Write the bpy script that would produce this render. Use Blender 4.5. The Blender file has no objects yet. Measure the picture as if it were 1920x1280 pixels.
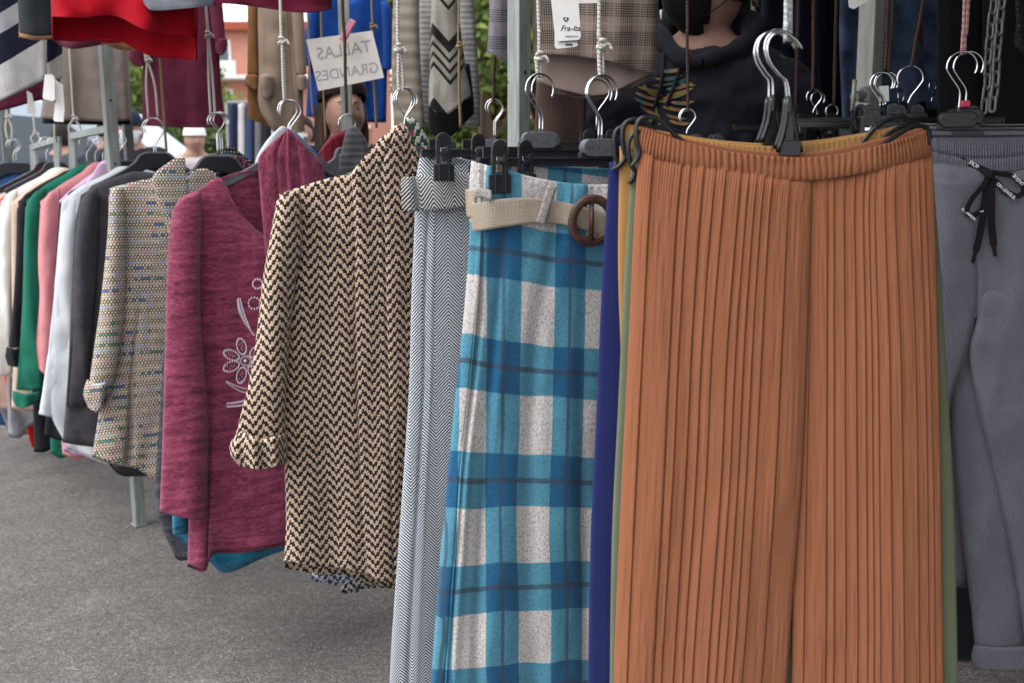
import bpy, bmesh, math, random
import numpy as np
from mathutils import Vector, Matrix
from mathutils.bvhtree import BVHTree
random.seed(4)
C = bpy.context.scene.collection
scn = bpy.context.scene
R = math.radians
# ------------------------------------------------------------ camera, light, exposure
EYE = 1.33; PITCH = R(10.6); FPX = 35.0 / 36.0 * 1920
cd = bpy.data.cameras.new('camera'); cam = bpy.data.objects.new('camera', cd); C.objects.link(cam)
cam.location = (0, 0, EYE); cam.rotation_euler = (R(90) - PITCH, 0, 0)
cd.lens = 35; cd.sensor_width = 36; cd.clip_start = .05; cd.clip_end = 400
cd.dof.use_dof = True; cd.dof.focus_distance = 1.8; cd.dof.aperture_fstop = 5.6
scn.camera = cam
W = bpy.data.worlds.new('World'); scn.world = W; W.use_nodes = True
wn = W.node_tree; wn.nodes.clear()
sky = wn.nodes.new('ShaderNodeTexSky'); sky.sky_type = 'NISHITA'; sky.sun_disc = False
sky.sun_elevation = R(48); sky.sun_rotation = R(-125); sky.dust_density = 6; sky.air_density = 1.4
hs = wn.nodes.new('ShaderNodeHueSaturation'); hs.inputs['Saturation'].default_value = .22   # overcast: almost colourless
wb = wn.nodes.new('ShaderNodeBackground'); wb.inputs[1].default_value = .15
mxw = wn.nodes.new('ShaderNodeMix'); mxw.data_type = 'RGBA'; mxw.inputs[0].default_value = .75
mxw.inputs[7].default_value = (8.6, 8.8, 9.2, 1)
wo = wn.nodes.new('ShaderNodeOutputWorld')
wn.links.new(sky.outputs[0], hs.inputs['Color']); wn.links.new(hs.outputs[0], mxw.inputs[6])
wn.links.new(mxw.outputs[2], wb.inputs[0]); wn.links.new(wb.outputs[0], wo.inputs[0])
sd = bpy.data.lights.new('sun', 'SUN'); sun = bpy.data.objects.new('sun', sd); C.objects.link(sun)
sd.energy = 1.0; sd.angle = R(30); sd.color = (1, .97, .93)
sun.rotation_euler = (R(34), 0, R(-50))          # high soft daylight from behind and to one side of the camera
scn.view_settings.view_transform = 'Standard'; scn.view_settings.look = 'None'
scn.view_settings.exposure = .8; scn.view_settings.gamma = 1; scn.view_settings.use_curve_mapping = False

# ------------------------------------------------------------ geometry helpers
SP, CP = math.sin(PITCH), math.cos(PITCH)
def ray(px, py):
    v = 640 - py
    return Vector(((px - 960), v * SP + FPX * CP, v * CP - FPX * SP))
def at(px, py, Y):
    r = ray(px, py); return Vector((0, 0, EYE)) + r * (Y / r.y)
def ground(px, py, z=0):
    r = ray(px, py); return Vector((0, 0, EYE)) + r * ((z - EYE) / r.z)
def tag(o, label=None, cat=None, group=None, kind=None):
    if label: o['label'] = label
    if cat: o['category'] = cat
    if group: o['group'] = group
    if kind: o['kind'] = kind
    return o
def empty(name, loc=(0, 0, 0), rz=0, label=None, cat=None, group=None):
    o = bpy.data.objects.new(name, None); C.objects.link(o); o.location = loc; o.rotation_euler = (0, 0, rz)
    return tag(o, label, cat, group)
def link(name, me, m=None, parent=None, smooth=True):
    o = bpy.data.objects.new(name, me); C.objects.link(o)
    if m: me.materials.append(m)
    if smooth: me.polygons.foreach_set('use_smooth', [True] * len(me.polygons))
    if parent: o.parent = parent
    return o
def mesh(name, v, f, m=None, parent=None, smooth=True):
    me = bpy.data.meshes.new(name); me.from_pydata([tuple(p) for p in v], [], f); me.update()
    return link(name, me, m, parent, smooth)
def from_bm(name, bm, m=None, parent=None, smooth=True):
    me = bpy.data.meshes.new(name); bm.to_mesh(me); bm.free(); return link(name, me, m, parent, smooth)
def copy_tree(o, parent=None):
    c = o.copy(); C.objects.link(c); c.parent = parent
    for ch in list(o.children): copy_tree(ch, c)
    return c
def add_box(bm, c, s, bev=0, rot=None):
    M = Matrix.Translation(c)
    if rot is not None: M = M @ rot
    r = bmesh.ops.create_cube(bm, size=1, matrix=M @ Matrix.Diagonal((*s, 1)))
    if bev: bmesh.ops.bevel(bm, geom=list({e for v in r['verts'] for e in v.link_edges}), offset=bev, segments=2, affect='EDGES', profile=.5)
def box(name, c, s, m, parent=None, bev=.002, rot=None):
    bm = bmesh.new(); add_box(bm, Vector(c), s, bev, rot); return from_bm(name, bm, m, parent, False)
def add_tube(bm, pts, r, seg=8, caps=True):
    pts = [Vector(p) for p in pts]; n = len(pts); rs = r if hasattr(r, '__len__') else [r] * n
    t0 = (pts[1] - pts[0]).normalized()
    nrm = t0.orthogonal().normalized(); rings = []
    for i, p in enumerate(pts):
        t = (pts[min(i + 1, n - 1)] - pts[max(i - 1, 0)]).normalized()
        nrm = (nrm - t * nrm.dot(t)).normalized(); b = t.cross(nrm)
        rings.append([bm.verts.new(p + (nrm * math.cos(a) + b * math.sin(a)) * rs[i]) for a in [2 * math.pi * k / seg for k in range(seg)]])
    for i in range(n - 1):
        for k in range(seg):
            bm.faces.new((rings[i][k], rings[i][(k + 1) % seg], rings[i + 1][(k + 1) % seg], rings[i + 1][k]))
    if caps:
        bm.faces.new(rings[0][::-1]); bm.faces.new(rings[-1])
def tube(name, pts, r, m, parent=None, seg=8):
    bm = bmesh.new(); add_tube(bm, pts, r, seg); return from_bm(name, bm, m, parent)
def add_prism(bm, pts, y0, y1, bev=0):
    """extrude the outline pts (x,z) from y0 to y1"""
    a = [bm.verts.new((x, y0, z)) for x, z in pts]; b = [bm.verts.new((x, y1, z)) for x, z in pts]
    n = len(pts); fs = [bm.faces.new(a), bm.faces.new(b[::-1])]
    for i in range(n): fs.append(bm.faces.new((a[i], b[i], b[(i + 1) % n], a[(i + 1) % n])))
    bmesh.ops.recalc_face_normals(bm, faces=fs)
    if bev: bmesh.ops.bevel(bm, geom=list(fs[0].edges) + list(fs[1].edges), offset=bev, segments=2, affect='EDGES', profile=.5)
def prism(name, pts, y0, y1, m, parent=None, bev=0, smooth=False):
    bm = bmesh.new(); add_prism(bm, pts, y0, y1, bev); return from_bm(name, bm, m, parent, smooth)
def cr(P, ts):
    """Catmull-Rom through the rows of P (n,k) at parameters ts in 0..n-1"""
    P = np.asarray(P, float); n = len(P)
    if n == 1: return np.repeat(P, len(ts), 0)
    i = np.clip(np.floor(ts).astype(int), 0, n - 2); f = (ts - i)[:, None]
    g = lambda k: P[np.clip(k, 0, n - 1)]
    p0, p1, p2, p3 = g(i - 1), g(i), g(i + 1), g(i + 2)
    p0 = np.where((i == 0)[:, None], 2 * p1 - p2, p0); p3 = np.where((i == n - 2)[:, None], 2 * p2 - p1, p3)
    return .5 * ((2 * p1) + (-p0 + p2) * f + (2 * p0 - 5 * p1 + 4 * p2 - p3) * f ** 2 + (-p0 + 3 * p1 - 3 * p2 + p3) * f ** 3)
def curve(pts, n=8):
    P = np.asarray([tuple(p) for p in pts], float); return [Vector(q) for q in cr(P, np.linspace(0, len(P) - 1, (len(P) - 1) * n + 1))]
def vn(x, y, seed=0):
    """smooth value noise, -1..1"""
    xi = np.floor(x).astype(np.int64); yi = np.floor(y).astype(np.int64); fx = x - xi; fy = y - yi
    fx = fx * fx * fx * (fx * (fx * 6 - 15) + 10); fy = fy * fy * fy * (fy * (fy * 6 - 15) + 10)
    def h(a, b):
        n = (a * 374761393 + b * 668265263 + seed * 1442695041) & 0x7fffffff
        n = ((n ^ (n >> 13)) * 1274126177) & 0x7fffffff
        return ((n ^ (n >> 16)) & 0xffff) / 32767.5 - 1
    return (h(xi, yi) * (1 - fx) + h(xi + 1, yi) * fx) * (1 - fy) + (h(xi, yi + 1) * (1 - fx) + h(xi + 1, yi + 1) * fx) * fy
def fbm(x, y, seed=0, o=3): return sum(vn(x * 2 ** k, y * 2 ** k, seed + k) / 2 ** k for k in range(o))

# ------------------------------------------------------------ cloth
BV = {}
def cloth(name, net, a, mat, ang=30, th=.05, parent=None, fold=(.012, 14, 1), sub=(10, 10), back=True, backtop=None,
          backlow=0, uv='plane', fn=None, solid=.0018, rnd=2.4, closetop=.35, grow=True, off=0, uvs=(1, 1), key=None, linear=False, warp=.0045):
    """A hanging tube of cloth. net: rows (top to bottom) of control points as seen in the photograph (x, y[, metres nearer]);
    they are laid on the upright plane through anchor a=(px, Y) turned by ang degrees, then given folds, a front, a back and a hem."""
    px, Y = a; A = at(px, 290, Y)
    n = Vector((math.sin(R(ang)), -math.cos(R(ang)), 0)); u = Vector((math.cos(R(ang)), math.sin(R(ang)), 0))
    def grid(net):
        N = np.array([[(*p, 0)[:3] for p in row] for row in net], float)
        nr, nc = N.shape[:2]; nu = (nc - 1) * sub[0] + 1; nv = (nr - 1) * sub[1] + 1
        ts = np.linspace(0, nc - 1, nu); tv = np.linspace(0, nr - 1, nv)
        f = (lambda P, t: np.stack([np.interp(t, np.arange(len(P)), P[:, k]) for k in range(P.shape[1])], 1)) if linear else cr
        G = np.stack([f(N[r], ts) for r in range(nr)], 0)
        G = np.stack([cr(G[:, k], tv) for k in range(nu)], 1)
        dx = G[..., 0] - 960; v = 640 - G[..., 1]
        D = np.stack([dx, v * SP + FPX * CP, v * CP - FPX * SP], -1)
        den = D @ np.array(n); num = float((A - Vector((0, 0, EYE))).dot(n))
        P = D * (num / den)[..., None]; P[..., 2] += EYE
        Dn = D / np.linalg.norm(D[..., :2], axis=-1, keepdims=True); cosn = -(D @ np.array(n)) / np.linalg.norm(D[..., :2], axis=-1)
        return P, G[..., 2], Dn / cosn[..., None]
    P, O, D = grid(net)
    nv, nu = P.shape[:2]
    s = np.linspace(0, 1, nu)[None].repeat(nv, 0); t = np.linspace(0, 1, nv)[:, None].repeat(nu, 1)
    def geo(P):
        Uc = (P - np.array(A)) @ np.array(u); return Uc, P[..., 2]
    Uc, Z = geo(P)
    prof = np.clip(1 - np.abs(2 * s - 1) ** rnd, 0, 1) ** (1 / rnd)
    g = np.clip(t / .12, 0, 1) ** .5 * (1 - closetop) + closetop if closetop < 1 else np.ones_like(t)
    ga = (.35 + .65 * t) if grow else 1
    amp, fr, sd = fold
    def folds(sd):
        ph = fbm(Uc * fr + .55 * vn(Uc * 3, Z * 3, sd + 9), Z * 1.3 + 7, sd)
        rid = np.sin(Uc * fr * 5.1 + 2.5 * vn(Uc * 4, Z * 2.2, sd + 5) + sd)
        return amp * ga * (.65 * ph + .45 * rid) + amp * .22 * fbm(Uc * 22 + Z * 6, Z * 17, sd + 3, 2)
    edge = np.clip(np.minimum(s, 1 - s) * 9, 0, 1)
    fo = O + off + prof * g * th / 2 + folds(sd) * edge * .8 + folds(sd) * .2
    if back and th > .04: fo = fo - .0018 * np.exp(-((t - .957) / .006) ** 2)
    if fn is not None: fo = fo + fn(s, t, Uc, Z)
    F = P - D * fo[..., None]
    Zw = Z - EYE
    def arc(Uc, f):
        d = np.sqrt(np.diff(Uc, axis=1) ** 2 + (.8 * np.diff(f, axis=1)) ** 2); c = np.concatenate([np.zeros((len(Uc), 1)), np.cumsum(d, 1)], 1); m = nu // 2
        return c - c[:, m:m + 1] + Uc[:, m:m + 1] + warp * .7 * vn(Zw * 5 + 3, Uc * 7, sd + 40)
    Zd = Zw + warp * (vn(Uc * 8, Zw * 3, sd + 41) + .4 * vn(Uc * 22, Zw * 7, sd + 42))
    verts = F.reshape(-1, 3); faces = []
    idx = np.arange(nv * nu).reshape(nv, nu)
    q = np.stack([idx[:-1, :-1], idx[1:, :-1], idx[1:, 1:], idx[:-1, 1:]], -1).reshape(-1, 4); faces.append(q)
    UV = [np.stack([arc(Uc, fo), Zd], -1)] if uv == 'plane' else None
    if uv == 'patch':
        wd = np.linalg.norm(P[:, -1] - P[:, 0], axis=-1).mean(); hs_ = np.concatenate([[0], np.cumsum(np.linalg.norm(np.diff(P[:, nu // 2], axis=0), axis=-1))])
        UV = [np.stack([s * wd, -hs_[:, None].repeat(nu, 1)], -1)]
    if back:
        net2 = [list(r) for r in net]
        if backtop is not None: net2[0] = backtop
        if backlow: net2[-1] = [(p[0], p[1] + backlow, *p[2:]) for p in net2[-1]]
        P2, O2, D2 = grid(net2); Uc2, Z2 = geo(P2)
        e2 = edge
        bo = O2 + off - prof * g * th / 2 + folds(sd + 20) * e2 * .6 - .001
        B = P2 - D2 * bo[..., None]
        verts = np.concatenate([verts, B.reshape(-1, 3)]); j = idx + nv * nu
        q = np.stack([j[:-1, :-1], j[:-1, 1:], j[1:, 1:], j[1:, :-1]], -1).reshape(-1, 4); faces.append(q)
        for a_, b_ in ((idx[:, 0], j[:, 0]), (j[:, -1], idx[:, -1])):
            faces.append(np.stack([a_[:-1], b_[:-1], b_[1:], a_[1:]], -1))
        UV.append(np.stack([Uc2 + .013, Z2 - EYE], -1) if uv == 'plane' else UV[0] + .01)
    faces = np.concatenate(faces); base = A.copy(); base.z = float(P[..., 2].min()) if parent is None else 0
    par = (parent.location + (parent.parent.location if parent.parent else Vector())) if parent is not None else base
    verts = verts - np.array(par)
    me = bpy.data.meshes.new(name); me.vertices.add(len(verts)); me.vertices.foreach_set('co', verts.ravel())
    me.loops.add(faces.size); me.loops.foreach_set('vertex_index', faces.ravel().astype(np.int32))
    me.polygons.add(len(faces)); me.polygons.foreach_set('loop_start', np.arange(0, faces.size, 4, dtype=np.int32))
    me.update(calc_edges=True)
    allUV = np.concatenate([x.reshape(-1, 2) for x in UV]) * np.array(uvs)
    lay = me.uv_layers.new(name='UVMap'); lay.data.foreach_set('uv', allUV[faces.ravel()].ravel())
    o = link(name, me, mat, parent)
    if parent is None: o.location = base
    if solid:
        m_ = o.modifiers.new('solid', 'SOLIDIFY'); m_.thickness = solid; m_.offset = 0
    if key: BV[key] = BVHTree.FromPolygons([Vector(v) + par for v in verts.tolist()], faces[:(nv - 1) * (nu - 1)].tolist())
    return o
def hit(key, px, py, lift=.001):
    r = ray(px, py).normalized(); h = BV[key].ray_cast(Vector((0, 0, EYE)), r)
    if h[0] is None: return None, None
    nn = h[1] if h[1].dot(r) < 0 else -h[1]
    return h[0] + nn * lift, nn

# ------------------------------------------------------------ shader expressions
class E:
    def __init__(s, nt, v): s.nt = nt; s.v = v
    def _op(s, op, *b):
        n = s.nt.nodes.new('ShaderNodeMath'); n.operation = op
        for i, x in enumerate((s,) + b):
            x = x.v if isinstance(x, E) else x
            if isinstance(x, (int, float)): n.inputs[i].default_value = x
            else: s.nt.links.new(x, n.inputs[i])
        return E(s.nt, n.outputs[0])
    def __add__(s, b): return s._op('ADD', b)
    def __sub__(s, b): return s._op('SUBTRACT', b)
    def __mul__(s, b): return s._op('MULTIPLY', b)
    def __truediv__(s, b): return s._op('DIVIDE', b)
    __radd__ = __add__; __rmul__ = __mul__
    def __rsub__(s, b): return (s * -1) + b
    def frac(s): return s._op('FRACT')
    def floor(s): return s._op('FLOOR')
    def abs(s): return s._op('ABSOLUTE')
    def sin(s): return s._op('SINE')
    def lt(s, b): return s._op('LESS_THAN', b)
    def gt(s, b): return s._op('GREATER_THAN', b)
    def mod(s, b): return s._op('FLOORED_MODULO', b)
    def max(s, b): return s._op('MAXIMUM', b)
    def min(s, b): return s._op('MINIMUM', b)
    def clamp(s): return s._op('ADD', 0)._clamp()
    def _clamp(s): s.v.node.use_clamp = True; return s
    def step(s, lo, hi): return ((s - lo) * (1 / (hi - lo))).clamp()
class Mt:
    def __init__(s, name, rough=.9, sheen=.25, metal=0, spec=.3):
        s.m = bpy.data.materials.new(name); s.m.use_nodes = True; s.nt = s.m.node_tree
        s.b = s.nt.nodes['Principled BSDF']; s.b.inputs['Roughness'].default_value = rough; s.b.inputs['Metallic'].default_value = metal
        s.b.inputs['Specular IOR Level'].default_value = spec if metal or sheen == 0 else .12; s.b.inputs['Sheen Weight'].default_value = sheen * .35; s.b.inputs['Sheen Roughness'].default_value = .6
    def uv(s):
        n = s.nt.nodes.new('ShaderNodeUVMap'); x = s.nt.nodes.new('ShaderNodeSeparateXYZ'); s.nt.links.new(n.outputs[0], x.inputs[0])
        return E(s.nt, x.outputs[0]), E(s.nt, x.outputs[1])
    def obj(s):
        n = s.nt.nodes.new('ShaderNodeTexCoord'); x = s.nt.nodes.new('ShaderNodeSeparateXYZ'); s.nt.links.new(n.outputs['Object'], x.inputs[0])
        return E(s.nt, x.outputs[0]), E(s.nt, x.outputs[1]), E(s.nt, x.outputs[2])
    def vec(s, x, y, z=0):
        n = s.nt.nodes.new('ShaderNodeCombineXYZ')
        for i, q in enumerate((x, y, z)):
            if isinstance(q, E): s.nt.links.new(q.v, n.inputs[i])
            else: n.inputs[i].default_value = q
        return n.outputs[0]
    def noise(s, x, y, z=0, scale=1, detail=2, rough=.5):
        n = s.nt.nodes.new('ShaderNodeTexNoise'); n.inputs['Scale'].default_value = scale; n.inputs['Detail'].default_value = detail
        n.inputs['Roughness'].default_value = rough; s.nt.links.new(s.vec(x, y, z), n.inputs['Vector']); return E(s.nt, n.outputs['Fac'])
    def white(s, x, y, z=0):
        n = s.nt.nodes.new('ShaderNodeTexWhiteNoise'); s.nt.links.new(s.vec(x, y, z), n.inputs['Vector']); return E(s.nt, n.outputs['Value']), n.outputs['Color']
    def vor(s, x, y, z=0, scale=1, feature='F1'):
        n = s.nt.nodes.new('ShaderNodeTexVoronoi'); n.feature = feature; n.inputs['Scale'].default_value = scale
        s.nt.links.new(s.vec(x, y, z), n.inputs['Vector']); return E(s.nt, n.outputs['Distance']), n.outputs['Color'] if 'Color' in n.outputs else None
    def mix(s, f, a, b, mode='MIX'):
        n = s.nt.nodes.new('ShaderNodeMix'); n.data_type = 'RGBA'; n.blend_type = mode
        for k, q in ((0, f), (6, a), (7, b)):
            if isinstance(q, E): s.nt.links.new(q.v, n.inputs[k])
            elif isinstance(q, (int, float)): n.inputs[k].default_value = q
            elif isinstance(q, (tuple, list)): n.inputs[k].default_value = (*q[:3], 1)
            else: s.nt.links.new(q, n.inputs[k])
        return n.outputs[2]
    def ramp(s, f, stops, const=False):
        n = s.nt.nodes.new('ShaderNodeValToRGB'); cr_ = n.color_ramp
        if const: cr_.interpolation = 'CONSTANT'
        while len(cr_.elements) < len(stops): cr_.elements.new(.5)
        for e, (p, c) in zip(cr_.elements, stops): e.position = p; e.color = (*c, 1)
        s.nt.links.new(f.v, n.inputs[0]); return n.outputs[0]
    def col(s, c):
        if isinstance(c, (tuple, list)): s.b.inputs['Base Color'].default_value = (*c[:3], 1)
        else: s.nt.links.new(c, s.b.inputs['Base Color'])
        return s
    def bump(s, h, dist=.001, strength=1):
        n = s.nt.nodes.new('ShaderNodeBump'); n.inputs['Distance'].default_value = dist; n.inputs['Strength'].default_value = strength
        s.nt.links.new(h.v, n.inputs['Height']); s.nt.links.new(n.outputs[0], s.b.inputs['Normal']); return s
def srgb(r, g, b): return tuple(.8 * ((c / 255) / 12.92 if c <= 10 else ((c / 255 + .055) / 1.055) ** 2.4) for c in (r, g, b))
def sc(c, k): return tuple(min(.95, x * k) for x in c)
# ------------------------------------------------------------ materials
def plain_cloth(name, c, vary=.12, weave=900, sheen=.12, bump=.0006, mel=0, c2=None):
    M = Mt(name, .92, sheen); u, v = M.uv()
    w = M.noise(u, v, 0, weave, 2); big = M.noise(u, v, 0, 9, 3)
    f = big * .6 + w * .4
    cc = M.ramp(f, [(.3, sc(c, 1 - vary)), (.7, sc(c, 1 + vary))])
    if mel: cc = M.mix(M.noise(u * .35, v, 3, mel, 3, .7).step(.46, .6), cc, c2)
    M.col(cc); M.bump(w + big * .4 + M.noise(u, v, 1, 60, 3) * .8, bump); return M.m
def rib_cloth(name, c, c2, n=260, horiz=False, weave=700):
    M = Mt(name, .92, .3); u, v = M.uv(); x = v if horiz else u
    r = (x * n * 6.283).sin() * .5 + .5; w = M.noise(u, v, 0, weave, 2)
    M.col(M.mix(r * .6 + w * .4, c2, c)); M.bump(r + w * .6, .001); return M.m
def melange(name, a, b, c):
    M = Mt(name, .9, .35); u, v = M.uv()
    n1 = M.noise(u * .22, v, 0, 330, 4, .75); n2 = M.noise(u * .15, v * 1.0, 5, 75, 4, .65); n3 = M.noise(u, v, 2, 1500, 2)
    f = n1 * .5 + n2 * .38 + n3 * .12
    M.col(M.ramp(f, [(.40, c), (.48, a), (.58, b)])); M.bump(n1 + n3 * .5 + M.noise(u, v, 1, 45, 3), .0011); return M.m
def chevron(name, dark, light, s=.0045, third=None):
    M = Mt(name, .93, .3); u, v = M.uv()
    wob = M.noise(u, v, 0, 260, 2) - .5
    cy0 = (v / (s * 1.12) + wob * .5); row = cy0.floor()
    cx0 = u / (s * .92) + wob * .5 + row.mod(2) * .5; cx = cx0.floor()
    tri = (cx.mod(10) - 5).abs()
    ph = (row + tri).mod(4)
    ink = ph.lt(1.7)
    gap = ((cx0.frac() - .5).abs() * 2).max((cy0.frac() - .5).abs() * 2)
    l2 = M.mix(gap.step(.85, 1) * .3, light, sc(light, .4)); d2 = M.mix(gap.step(.8, 1) * .4, dark, sc(dark, .4))
    if third: l2 = M.mix(M.noise(u, v, 4, 14, 1).gt(.53), l2, third)
    M.col(M.mix(M.noise(u, v, 8, 900, 2) * .12, M.mix(ink, l2, d2), (.16, .1, .07))); M.bump(gap * -1 + M.noise(u, v, 1, 700, 2) * .5, .0016); return M.m
def herring(name, dark, light, w=.025, p=.0062, slope=1.05, duty=.5):
    M = Mt(name, .92, .3); u, v = M.uv(); wob = M.noise(u, v, 0, 500, 2) - .5
    t = (u.mod(2 * w) - w).abs()
    st = ((v + t * slope + wob * .0009) / p).frac(); ink = ((st - .5).abs() * 2).step(duty - .16, duty + .16)
    M.col(M.mix(ink, light, dark)); M.bump(ink * -1 + M.noise(u, v, 1, 900, 2) * .5, .0009); return M.m
def plaid(name):
    M = Mt(name, .9, .35); u, v = M.uv(); PU, PV = .122, .186
    wob = (M.noise(u, v, 0, 520, 3, .8) - .5) * .007
    fu = ((u + wob + .0838) / PU).frac(); fv = ((v + u * .14 + wob + .033) / PV).frac()
    bu = fu.lt(.49); bv = fv.lt(.47); lu = (fu - .245).abs().lt(.026); lv = (fv - .235).abs().lt(.024)
    tw = (((u + v) / .0034).frac() - .5).abs() * 2; mel = M.noise(u, v, 2, 420, 3, .7)
    ml2 = M.noise(u, v, 7, 190, 3, .75); gray = M.mix((mel * .5 + ml2 * .5).step(.47, .62), srgb(232, 226, 222), srgb(138, 134, 134))
    k = (tw * .3 + mel * .5 + ml2 * .5).step(.44, .78)
    one = M.mix(k, srgb(14, 106, 146), srgb(110, 178, 198)); two = M.mix(k * .75, srgb(2, 66, 120), srgb(48, 130, 168))
    line = M.mix(k * .6, srgb(60, 62, 80), srgb(80, 100, 122))
    c = M.mix(bu.max(bv), gray, one); c = M.mix(bu * bv, c, two)
    c = M.mix(lu * .7, c, line); c = M.mix(lv * .75, c, line); M.col(c)
    M.bump(tw * .5 + mel + M.noise(u, v, 1, 50, 3), .0012); return M.m
def tweed(name):
    M = Mt(name, .93, .25); u, v = M.uv(); s = .0076
    wob = M.noise(u, v, 0, 300, 2) - .5
    ry0 = v / s + wob * .35; ry = ry0.floor(); rx0 = u / s * .85 + ry.mod(2) * .5 + wob * .3; rx = rx0.floor()
    dot = (((rx0.frac() - .5) * (rx0.frac() - .5)) + ((ry0.frac() - .5) * (ry0.frac() - .5))).lt(.14)
    base = M.mix(dot, srgb(58, 45, 38), srgb(244, 228, 208))
    r = ry.mod(4); wv, wc = M.white(((u / .021).floor()), ry)
    pal = M.ramp(wv, [(0, srgb(224, 204, 180)), (.3, srgb(222, 184, 180)), (.5, srgb(192, 198, 218)), (.7, srgb(230, 214, 190)), (.85, srgb(200, 210, 196))], True)
    c = M.mix(r.lt(.5) * (dot * .4 + .6), base, pal)
    wv2, _ = M.white(rx, ry); seg, _ = M.white((u / .05).floor(), ry + 9)
    pal2 = M.ramp(seg, [(0, srgb(196, 110, 160)), (.25, srgb(120, 190, 160)), (.5, srgb(110, 150, 205)), (.75, srgb(226, 212, 160)), (.88, srgb(240, 230, 225))], True)
    c = M.mix((r - 2).abs().lt(.5) * dot * seg.gt(.3) * wv2.gt(.45), c, pal2)
    M.col(c); M.bump(dot * 1 + M.noise(u, v, 1, 800, 2) * .5, .0015); return M.m
def glen(name, bg, dk, lt):
    M = Mt(name, .93, .3); u, v = M.uv(); P = .062
    fu = (u / P).frac(); fv = (v / P).frac(); n = M.noise(u, v, 0, 500, 3, .7)
    su = (u / .0052).frac().lt(.5) * fu.lt(.52); sv = (v / .0052).frac().lt(.5) * fv.lt(.52)
    c = M.mix(n, sc(bg, .7), sc(bg, 1.2)); c = M.mix((su + sv).clamp() * .6, c, dk); c = M.mix(su * sv * .8, c, dk)
    c = M.mix(((fu - .76).abs().lt(.03)).max((fv - .76).abs().lt(.03)) * .5, c, lt); M.col(c); M.bump(n, .0008); return M.m
def bands(name, stops, scale, off, ribn=170, slope=0, zig=0):
    """wide knitted stripes down the garment; stops are (position, colour)"""
    M = Mt(name, .93, .3); u, v = M.uv(); n = M.noise(u, v, 0, 500, 2)
    f = (((v + u * slope + ((u.mod(zig * 2) - zig).abs() * 1.1 if zig else 0)) * scale + off) + (M.noise(u, v, 1, 20, 2) - .5) * .01).frac()
    f = f; rib = ((v * ribn * 6.283).sin() * .5 + .5) * .5 + ((u * ribn * 6.283).sin() * .5 + .5) * .5
    c = M.ramp(f, stops, True); c = M.mix(rib * .18 + n * .1, c, (.02, .02, .03)); M.col(c); M.bump(rib + n, .0014); return M.m
def plastic(name, c, rough=.38):
    M = Mt(name, rough, 0, 0, .5); x, y, z = M.obj(); n = M.noise(x, y, z, 120, 3)
    M.col(M.ramp(n, [(.3, sc(c, .8)), (.75, sc(c, 1.35))])); M.bump(n, .0003); return M.m
def steel_paint(name, c, rust=True):
    M = Mt(name, .55, 0, .35, .4); x, y, z = M.obj(); n = M.noise(x, y, z, 34, 5, .7); n2 = M.noise(x * 3, y * 3, z * .35, 30, 4)
    cc = M.ramp(n2, [(.3, sc(c, .72)), (.7, sc(c, 1.15))])
    if rust: cc = M.mix(n.step(.66, .72) * .7, cc, (.09, .06, .045))
    M.col(cc); M.bump(n + n2, .0006); return M.m
def rope(name, c, c2, tw=150, spots=None):
    M = Mt(name, .95, .2); x, y, z = M.obj()
    s = ((z + x * .35) * tw * 6.283).sin() * .5 + .5; n = M.noise(x, y, z, 900, 2)
    cc = M.mix(s * .6 + n * .3, c, c2)
    if spots: cc = M.mix(M.noise(x, y, z, 260, 1).gt(.62), cc, spots)
    M.col(cc); M.bump(s + n, .0009); return M.m
def paper(name, c=(.78, .77, .75)):
    M = Mt(name, .7, 0); x, y, z = M.obj(); M.col(M.ramp(M.noise(x, y, z, 30, 3), [(.3, sc(c, .93)), (.7, sc(c, 1.03))])); return M.m
chrome = (lambda M: (M.col((.62, .62, .64)), M.m)[1])(Mt('chrome_wire', .16, 0, 1))
blackp = plastic('black_plastic', (.014, .015, .018)); greyp = plastic('worn_grey_plastic', (.085, .092, .105), .42)
blackdeep = plastic('glossy_black_plastic', (.008, .008, .009), .3)
cordw = rope('white_cotton_cord', (.62, .6, .56), (.36, .34, .31)); cordb = rope('brown_cord', (.075, .042, .03), (.035, .02, .015))
cordy = rope('golden_cord', (.34, .25, .14), (.16, .11, .06)); cordr = rope('red_white_cord', (.42, .1, .1), (.5, .42, .42), 90)
cordc = rope('speckled_white_cord', (.62, .62, .6), (.38, .38, .38), 120, (.12, .3, .42))
steel = steel_paint('galvanised_post_steel', (.30, .33, .31)); steeld = steel_paint('dark_post_steel', (.15, .165, .16)); steelb = steel_paint('weathered_bright_steel', (.34, .33, .3))
chainm = steel_paint('dull_zinc_chain', (.2, .2, .19), False)
paperm = paper('white_card'); inkm = (lambda M: (M.col((.03, .03, .03)), M.m)[1])(Mt('black_ink', .8, 0)); whitem = (lambda M: (M.col((.75, .75, .75)), M.m)[1])(Mt('white_print', .8, 0))
pinkp = plastic('pink_plastic', srgb(232, 150, 180), .4); redp = plastic('red_plastic', srgb(205, 60, 90), .4)
woodm = (lambda M: [M.col(M.ramp(M.noise(M.obj()[0] * 1, M.obj()[1] * 1, M.obj()[2] * 9, 40, 4), [(.3, (.035, .02, .016)), (.7, (.12, .062, .045))])), M.m][1])(Mt('dark_turned_wood', .45, 0))
skinm = (lambda M: [M.col(M.ramp(M.noise(*M.obj(), 18, 3), [(.3, srgb(160, 122, 106)), (.7, srgb(188, 148, 130))])), M.m][1])(Mt('skin', .55, 0)); skinm.node_tree.nodes['Principled BSDF'].inputs['Subsurface Weight'].default_value = .1
def hair(name, c):
    M = Mt(name, .6, .1); x, y, z = M.obj(); n = M.noise(x * 6, y * 6, z, 60, 3); M.col(M.ramp(n, [(.3, sc(c, .5)), (.7, sc(c, 1.4))])); M.bump(n, .003); return M.m
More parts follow.
